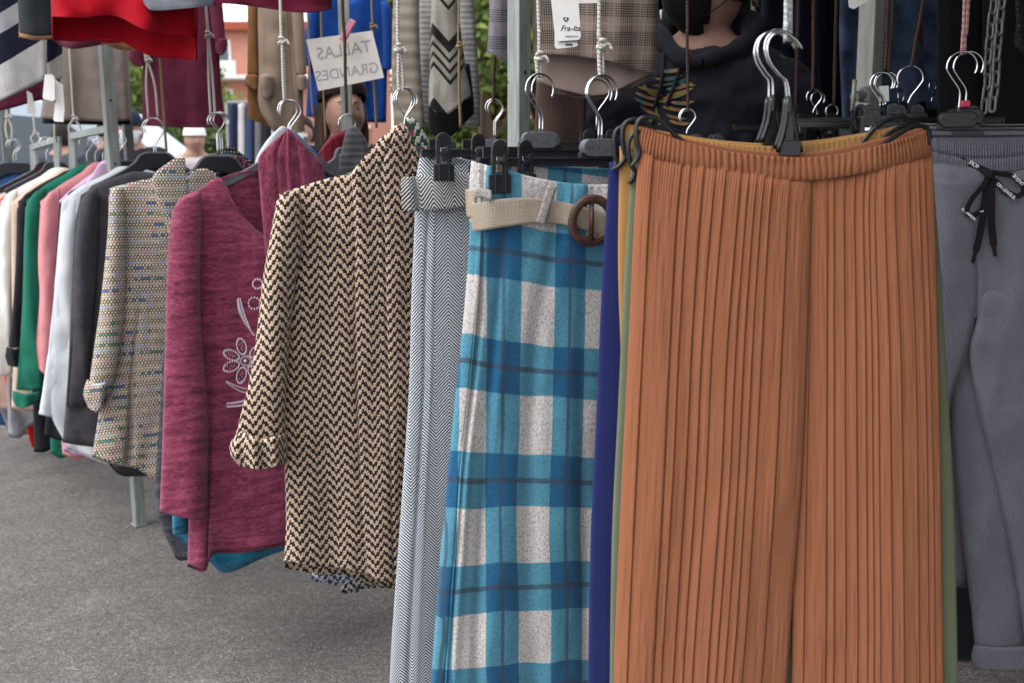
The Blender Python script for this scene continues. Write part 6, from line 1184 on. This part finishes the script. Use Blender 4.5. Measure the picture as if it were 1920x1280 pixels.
for xs in ((1246, 1240, 1228), (1284, 1268, 1252)):
    pp = []
    for x, y in zip(xs, (100, 150, 200)):
        h, nn = hit('man', x, y, .008); pp.append(inv @ (h if h else at(x, y, 2.85)))
    tube('hood_cord', curve(pp, 5), .0045, hood_m, man)
# woman behind the blue blouse
wp = at(648, 290, 3.8); dkn = plainc('dark_navy_coat', (34, 36, 48))
wom, M2, t2_, s2 = person('woman with a dark brown beret talking behind the stall', (wp.x, wp.y, 0), 14, 1.60, dkn, blkt, headyaw=10, pitch=-8, hairmat=hair('auburn_hair', (.06, .026, .016)), hairlow=-.9)
bm = bmesh.new(); bmesh.ops.create_uvsphere(bm, u_segments=32, v_segments=20, radius=1)
bmesh.ops.delete(bm, geom=[v for v in bm.verts if v.co.z < -.35], context='VERTS')
for v in bm.verts: x, y, z = v.co; v.co = Vector((x * .1, y * .118 + .026, z * .075 + .088 - y * -.0)); v.co.z += .35 * v.co.y * -.35
bmesh.ops.transform(bm, matrix=M2, verts=bm.verts); from_bm('beret', bm, plainc('brown_felt', (52, 36, 36)), wom)
bm = bmesh.new()
for sd in (-1, 1):
    for q in range(5): add_tube(bm, curve([M2 @ Vector((sd * (.07 + .004 * q), .01 + .014 * q, .05)), M2 @ Vector((sd * (.083 + .002 * q), .02 + .016 * q, -.06)), M2 @ Vector((sd * (.075 + .004 * q), .03 + .016 * q, -.17))], 4), .016, 8)
from_bm('hair', bm, bpy.data.materials['auburn_hair'], wom)
# people farther off
def mask_on(Mx, root, m):
    bm = bmesh.new(); bmesh.ops.create_uvsphere(bm, u_segments=20, v_segments=14, radius=1); bmesh.ops.delete(bm, geom=[v for v in bm.verts if v.co.y > -.3 or v.co.z > .0 or v.co.z < -.9], context='VERTS')
    for v in bm.verts: x, y, z = v.co; v.co = Vector((x * .084, y * .116, z * .12))
    bmesh.ops.transform(bm, matrix=Mx, verts=bm.verts); from_bm('face_mask', bm, m, root)
def beanie(Mx, root, m):
    bm = bmesh.new(); bmesh.ops.create_uvsphere(bm, u_segments=24, v_segments=16, radius=1); bmesh.ops.delete(bm, geom=[v for v in bm.verts if v.co.z < -.1], context='VERTS')
    for v in bm.verts: v.co = Vector((v.co.x * .09, v.co.y * .108, v.co.z * .115 + .035))
    bmesh.ops.transform(bm, matrix=Mx, verts=bm.verts); from_bm('woollen_hat', bm, m, root)
for (px, Y, h, lb, cm, yaw, hat, msk) in ((250, 7.0, 1.62, 'person in a dark coat, dark cap and white face mask beyond the stall', dkn, 10, plainc('dark_cap_cloth', (30, 34, 52)), whitem), (366, 7.5, 1.56, 'girl in a white woollen hat with long light hair', plainc('pale_coat', (200, 190, 190)), 30, whi, None),
        (500, 8.5, 1.5, 'person in a pink woollen hat far behind the maroon sweater', plainc('cream_coat', (226, 214, 200)), 160, plainc('pink_knit', (226, 150, 184)), None), (572, 7.0, 1.6, 'person with short brown hair and lowered white mask near the blue blouse', dkn, -30, None, whitem), (118, 7.8, 1.58, 'person in a dark grey coat standing by the light blue van', plainc('grey_coat', (70, 74, 84)), 170, None, None),
        (2, 8.5, 1.6, 'person in a bright green jacket at the picture edge', plainc('green_jacket', (20, 180, 60)), 0, None, None), (205, 8.2, 1.66, 'person in a dark padded jacket beside the thin post', plainc('padded_jacket', (60, 60, 68)), 150, None, None)):
    q = at(px, 290, Y); rt, Mx, _, _ = person(lb, (q.x, q.y, 0), yaw, h, cm, blkt, hairmat=hairl if 'light hair' in lb else hairm, face=Y < 7.2, voxel=.014)
    if hat: beanie(Mx, rt, hat)
    if msk: mask_on(Mx, rt, msk)
# ------------------------------------------------------------ far background
vanm = (lambda M: (M.col(srgb(196, 210, 224)), M.m)[1])(Mt('pale_blue_van_paint', .3, 0, 0, .5)); glassm = (lambda M: (M.col((.05, .07, .09)), M.m)[1])(Mt('dark_glass', .08, 0, 0, .6)); tyrem = (lambda M: (M.col((.02, .02, .02)), M.m)[1])(Mt('tyre_rubber', .8, 0))
v0 = at(100, 290, 9.2); van = empty('parked_van', (v0.x - .5, v0.y, 0), R(6), 'pale blue van parked side-on beyond the near rail', 'van')
prof_ = [(-2.6, .35), (-2.62, 1.0), (-2.55, 1.5), (-2.2, 1.82), (-1.0, 1.9), (.4, 1.86), (1.1, 1.72), (1.75, 1.2), (2.4, 1.02), (2.55, .8), (2.55, .35)]
prism('body', prof_, -.85, .85, vanm, van, .05)
prism('side_window', [(.1, 1.25), (.15, 1.68), (.85, 1.62), (1.35, 1.22)], -.865, -.852, glassm, van, 0); prism('side_window', [(-1.3, 1.25), (-1.3, 1.68), (-.1, 1.68), (-.1, 1.25)], -.865, -.852, glassm, van, 0)
for x in (-1.65, 1.6):
    for y in (-.8, .8):
        bm = bmesh.new(); bmesh.ops.create_cone(bm, cap_ends=True, segments=28, radius1=.33, radius2=.33, depth=.2, matrix=Matrix.Translation((x, y, .33)) @ Matrix.Rotation(R(90), 4, 'X')); w_ = from_bm('wheel', bm, tyrem, van, False)
        bm = bmesh.new(); bmesh.ops.create_cone(bm, cap_ends=True, segments=20, radius1=.2, radius2=.2, depth=.215, matrix=Matrix.Translation((x, y, .33)) @ Matrix.Rotation(R(90), 4, 'X')); from_bm('rim', bm, steel, w_, False)
box('door_handle', (.05, -.87, 1.05), (.16, .03, .04), blackp, van); box('bumper', (2.56, 0, .45), (.12, 1.6, .22), blackp, van, .03)
# brick flats
brickm = Mt('orange_brick_facing', .9, 0); x_, y_, z_ = brickm.obj(); bt_ = brickm.nt.nodes.new('ShaderNodeTexBrick'); bt_.inputs['Scale'].default_value = 4; bt_.inputs['Color1'].default_value = (*srgb(206, 138, 116), 1); bt_.inputs['Color2'].default_value = (*srgb(190, 120, 98), 1); bt_.inputs['Mortar'].default_value = (*srgb(200, 170, 156), 1); brickm.nt.links.new(brickm.vec(x_ + y_, z_, 0), bt_.inputs['Vector']); brickm.col(bt_.outputs['Color']); brickm = brickm.m
whm = paper('white_render', (.72, .72, .7)); 
def flats(label, px0, px1, Y, H_, floors, seed):
    a, b = at(px0, 290, Y), at(px1, 290, Y); Wd = b.x - a.x; root = empty('brick_flats', ((a.x + b.x) / 2, Y, 0), 0, label, 'building', 'blocks of flats behind the market'); bays = max(2, int(Wd / 3.4))
    fh = H_ / floors; box('wall', (0, 5, H_ / 2), (Wd, 10, H_), brickm, root, 0); box('roof', (0, 4.9, H_ + .25), (Wd + 1, 11, .5), plainc('roof_tile_red', (170, 90, 70)), root, .05)
    wp_ = None
    for f in range(floors):
        box('balcony_slab', (0, -.75, f * fh + .12), (Wd * .98, 1.5, .2), whm, root, .02)
        for bx_ in range(bays):
            x = -Wd / 2 + (bx_ + .5) * Wd / bays; z = f * fh + fh * .55
            w = box('window', (x, -.03, z), (Wd / bays * .46, .08, fh * .55), whm, root, 0); box('pane', (x, -.08, z), (Wd / bays * .38, .03, fh * .47), glassm, w, 0)
            if (bx_ + f + seed) % 2 == 0: box('balcony_rail', (x, -1.48, f * fh + .62), (Wd / bays * .8, .05, .85), whm, root, 0)
flats('orange brick flats with white balconies seen between the maroon dress and the camel cardigan', 360, 700, 62, 8.6, 3, 0)
flats('lower brick flats farther to the side behind the van', -400, 240, 75, 4.8, 2, 1)
flats('brick flats seen between the steel post and the striped cardigan', 760, 1100, 80, 6.2, 2, 1)
# trees and hedges: crowns of leaf-sized faces
def leafmat(name, c1, c2):
    M = Mt(name, .7, 0); x, y, z = M.obj(); M.col(M.ramp(M.noise(x, y, z, 2.2, 3), [(.35, c1), (.65, c2)])); return M.m
leaf1 = leafmat('spring_green_leaves', (.07, .12, .02), (.17, .22, .05)); leaf2 = leafmat('dark_green_leaves', (.03, .06, .02), (.09, .13, .035)); leaf3 = leafmat('autumn_yellow_leaves', (.14, .12, .03), (.3, .22, .06)); bark = plainc('bark', (90, 76, 64), vary=.3)
def crown(name, n, fn, size, mat, parent, seed):
    rg = np.random.default_rng(seed); P = fn(rg, n); d = rg.normal(size=(n, 3)); d /= np.linalg.norm(d, axis=1)[:, None]; e = np.cross(d, rg.normal(size=(n, 3))); e /= np.linalg.norm(e, axis=1)[:, None]; sz = size * rg.uniform(.5, 1.3, (n, 1))
    V = np.stack([P - d * sz, P + e * sz * .45, P + d * sz, P - e * sz * .45], 1).reshape(-1, 3); F = np.arange(4 * n).reshape(n, 4)
    me = bpy.data.meshes.new(name); me.from_pydata(V.tolist(), [], F.tolist()); return link(name, me, mat, parent, False)
def tree(label, px, Y, H_, rad, mat, seed, n=9000, tr=.14):
    q = at(px, 290, Y); root = empty('tree', (q.x, q.y, 0), 0, label, 'tree', 'trees behind the market'); rr = random.Random(seed); cl = []
    tk = bmesh.new(); add_tube(tk, curve([(0, 0, 0), (.05, 0, H_ * .3), (-.04, .05, H_ * .55), (.05, 0, H_ * .85)], 4), [tr * (1 - .75 * i / 12) for i in range(13)], 9)
    for i in range(11):
        a = rr.uniform(0, 6.28); z0 = H_ * rr.uniform(.3, .65); L_ = rad * rr.uniform(.6, 1); e = Vector((math.cos(a) * L_, math.sin(a) * L_, z0 + H_ * rr.uniform(.1, .35))); add_tube(tk, curve([(0, 0, z0), (e.x * .5, e.y * .5, (z0 + e.z) / 2 + .1), tuple(e)], 4), [tr * .35 * (1 - .8 * j / 8) for j in range(9)], 6); cl.append(e)
    from_bm('trunk', tk, bark, root); cl += [Vector((rr.uniform(-.5, .5) * rad, rr.uniform(-.5, .5) * rad, H_ * rr.uniform(.55, .95))) for _ in range(9)]; cl = np.array([tuple(c) for c in cl]); cr_ = np.array([rad * rr.uniform(.22, .42) for _ in cl])
    def fn(rg, n): k_ = rg.integers(0, len(cl), n); v = rg.normal(size=(n, 3)); v /= np.linalg.norm(v, axis=1)[:, None]; return cl[k_] + v * (cr_[k_] * rg.uniform(.35, 1.05, n) ** .6)[:, None]
    crown('crown', n, fn, .09 * (H_ / 5) ** .5, mat, root, seed)
tree('yellow-green tree beyond the striped cardigan', 905, 13, 4.6, 1.5, leaf1, 1, 14000); tree('green tree top above the cream ribbed cardigan', 762, 26, 7.2, 2.2, leaf1, 2, 12000); tree('yellowing tree low beside the steel post', 1010, 15, 3.4, 1.3, leaf3, 3, 10000)
tree('dull green tree behind the price tags', 60, 22, 3.2, 1.8, leaf3, 4, 10000); tree('green tree behind the maroon dress', 300, 20, 3.0, 1.6, leaf1, 5, 10000)
def hedge(label, px0, px1, Y, H_, dp, mat, seed, n):
    a, b = at(px0, 290, Y), at(px1, 290, Y); L_ = b.x - a.x; root = empty('hedge', (a.x, Y, 0), 0, label, 'hedge', None)
    def fn(rg, n): x = rg.uniform(0, L_, n); y = rg.uniform(-dp, dp, n); zt = H_ * (1 + .12 * np.sin(x * 1.7 + seed) + .08 * np.sin(x * 4.1)); return np.stack([x, y, rg.uniform(0, 1, n) ** .6 * zt], 1)
    crown('foliage', n, fn, .1, mat, root, seed)
hedge('long clipped green hedge behind the van and the people', -300, 560, 17, 1.75, .6, leaf2, 6, 26000); hedge('olive green bank of shrubs farther back', -500, 420, 24, 2.6, 1, leaf3, 7, 26000); hedge('green shrubs between the hangers and the steel post', 780, 1120, 14, 1.9, .7, leaf1, 8, 20000)
# distant clothes stalls
def far_rail(label, px0, px1, Y, colors, ztop=1.62):
    a, b = at(px0, 290, Y), at(px1, 290, Y); root = empty('clothes_rack', ((a.x + b.x) / 2, Y, 0), 0, label, 'clothes rack', 'clothes racks of the other stalls'); L_ = (b.x - a.x)
    bm = bmesh.new(); add_tube(bm, [(-L_ / 2, 0, ztop), (L_ / 2, 0, ztop)], .015, 8)
    for s_ in (-1, 1): add_tube(bm, [(s_ * L_ / 2, 0, 0), (s_ * L_ / 2, 0, ztop)], .015, 8)
    from_bm('frame', bm, chainm, root)
    n = len(colors)
    for i, c in enumerate(colors):
        x = px0 + (px1 - px0) * (i + .5) / n; w = (px1 - px0) / n * .75; m_ = plainc('rack_cloth', c); y1 = 640 - math.tan(math.atan((ztop - EYE - .03) / Y) + PITCH) * FPX
        y2 = 640 - math.tan(math.atan((.75 - EYE) / Y) + PITCH) * FPX
        hung('jacket', 'jacket number'.replace(' number', '') + ' of %s cloth on the distant rack %s' % (('navy', 'white and red', 'steel blue', 'grey', 'black', 'light grey', 'cream')[i % 7], ('by the maroon dress', 'near the van', 'by the blue blouse')[0 if px0 > 380 and px0 < 520 else (1 if px0 < 380 else 2)]), (x, Y), m_, [[(x - w * .35, y1 + 2), (x, y1 - 3), (x + w * .35, y1 + 2)], [(x - w * .7, y1 + 16), (x, y1 + 14), (x + w * .7, y1 + 16)], [(x - w * .7, y2), (x, y2 + 3), (x + w * .7, y2)]], 20, .12, 300 + i, 'jacket', 'jackets on the distant racks', sub=(5, 6))
far_rail('distant clothes rack seen between the maroon dress and the camel cardigan', 430, 540, 7.0, [(40, 50, 80), (214, 208, 210), (56, 72, 110), (120, 118, 124), (40, 42, 50), (196, 200, 206), (226, 216, 200)], 1.68)

# turn every piece of lettering into plain mesh
dg = bpy.context.evaluated_depsgraph_get()
fonts = [(o, bpy.data.meshes.new_from_object(o.evaluated_get(dg))) for o in list(bpy.data.objects) if o.type == 'FONT']
for o, me in fonts:
    n_ = o.name; q = bpy.data.objects.new(n_ + '_', me); C.objects.link(q); q.parent = o.parent; q.location = o.location; q.rotation_euler = o.rotation_euler; q.scale = o.scale
    bpy.data.objects.remove(o); q.name = n_; q['kind'] = 'stuff'
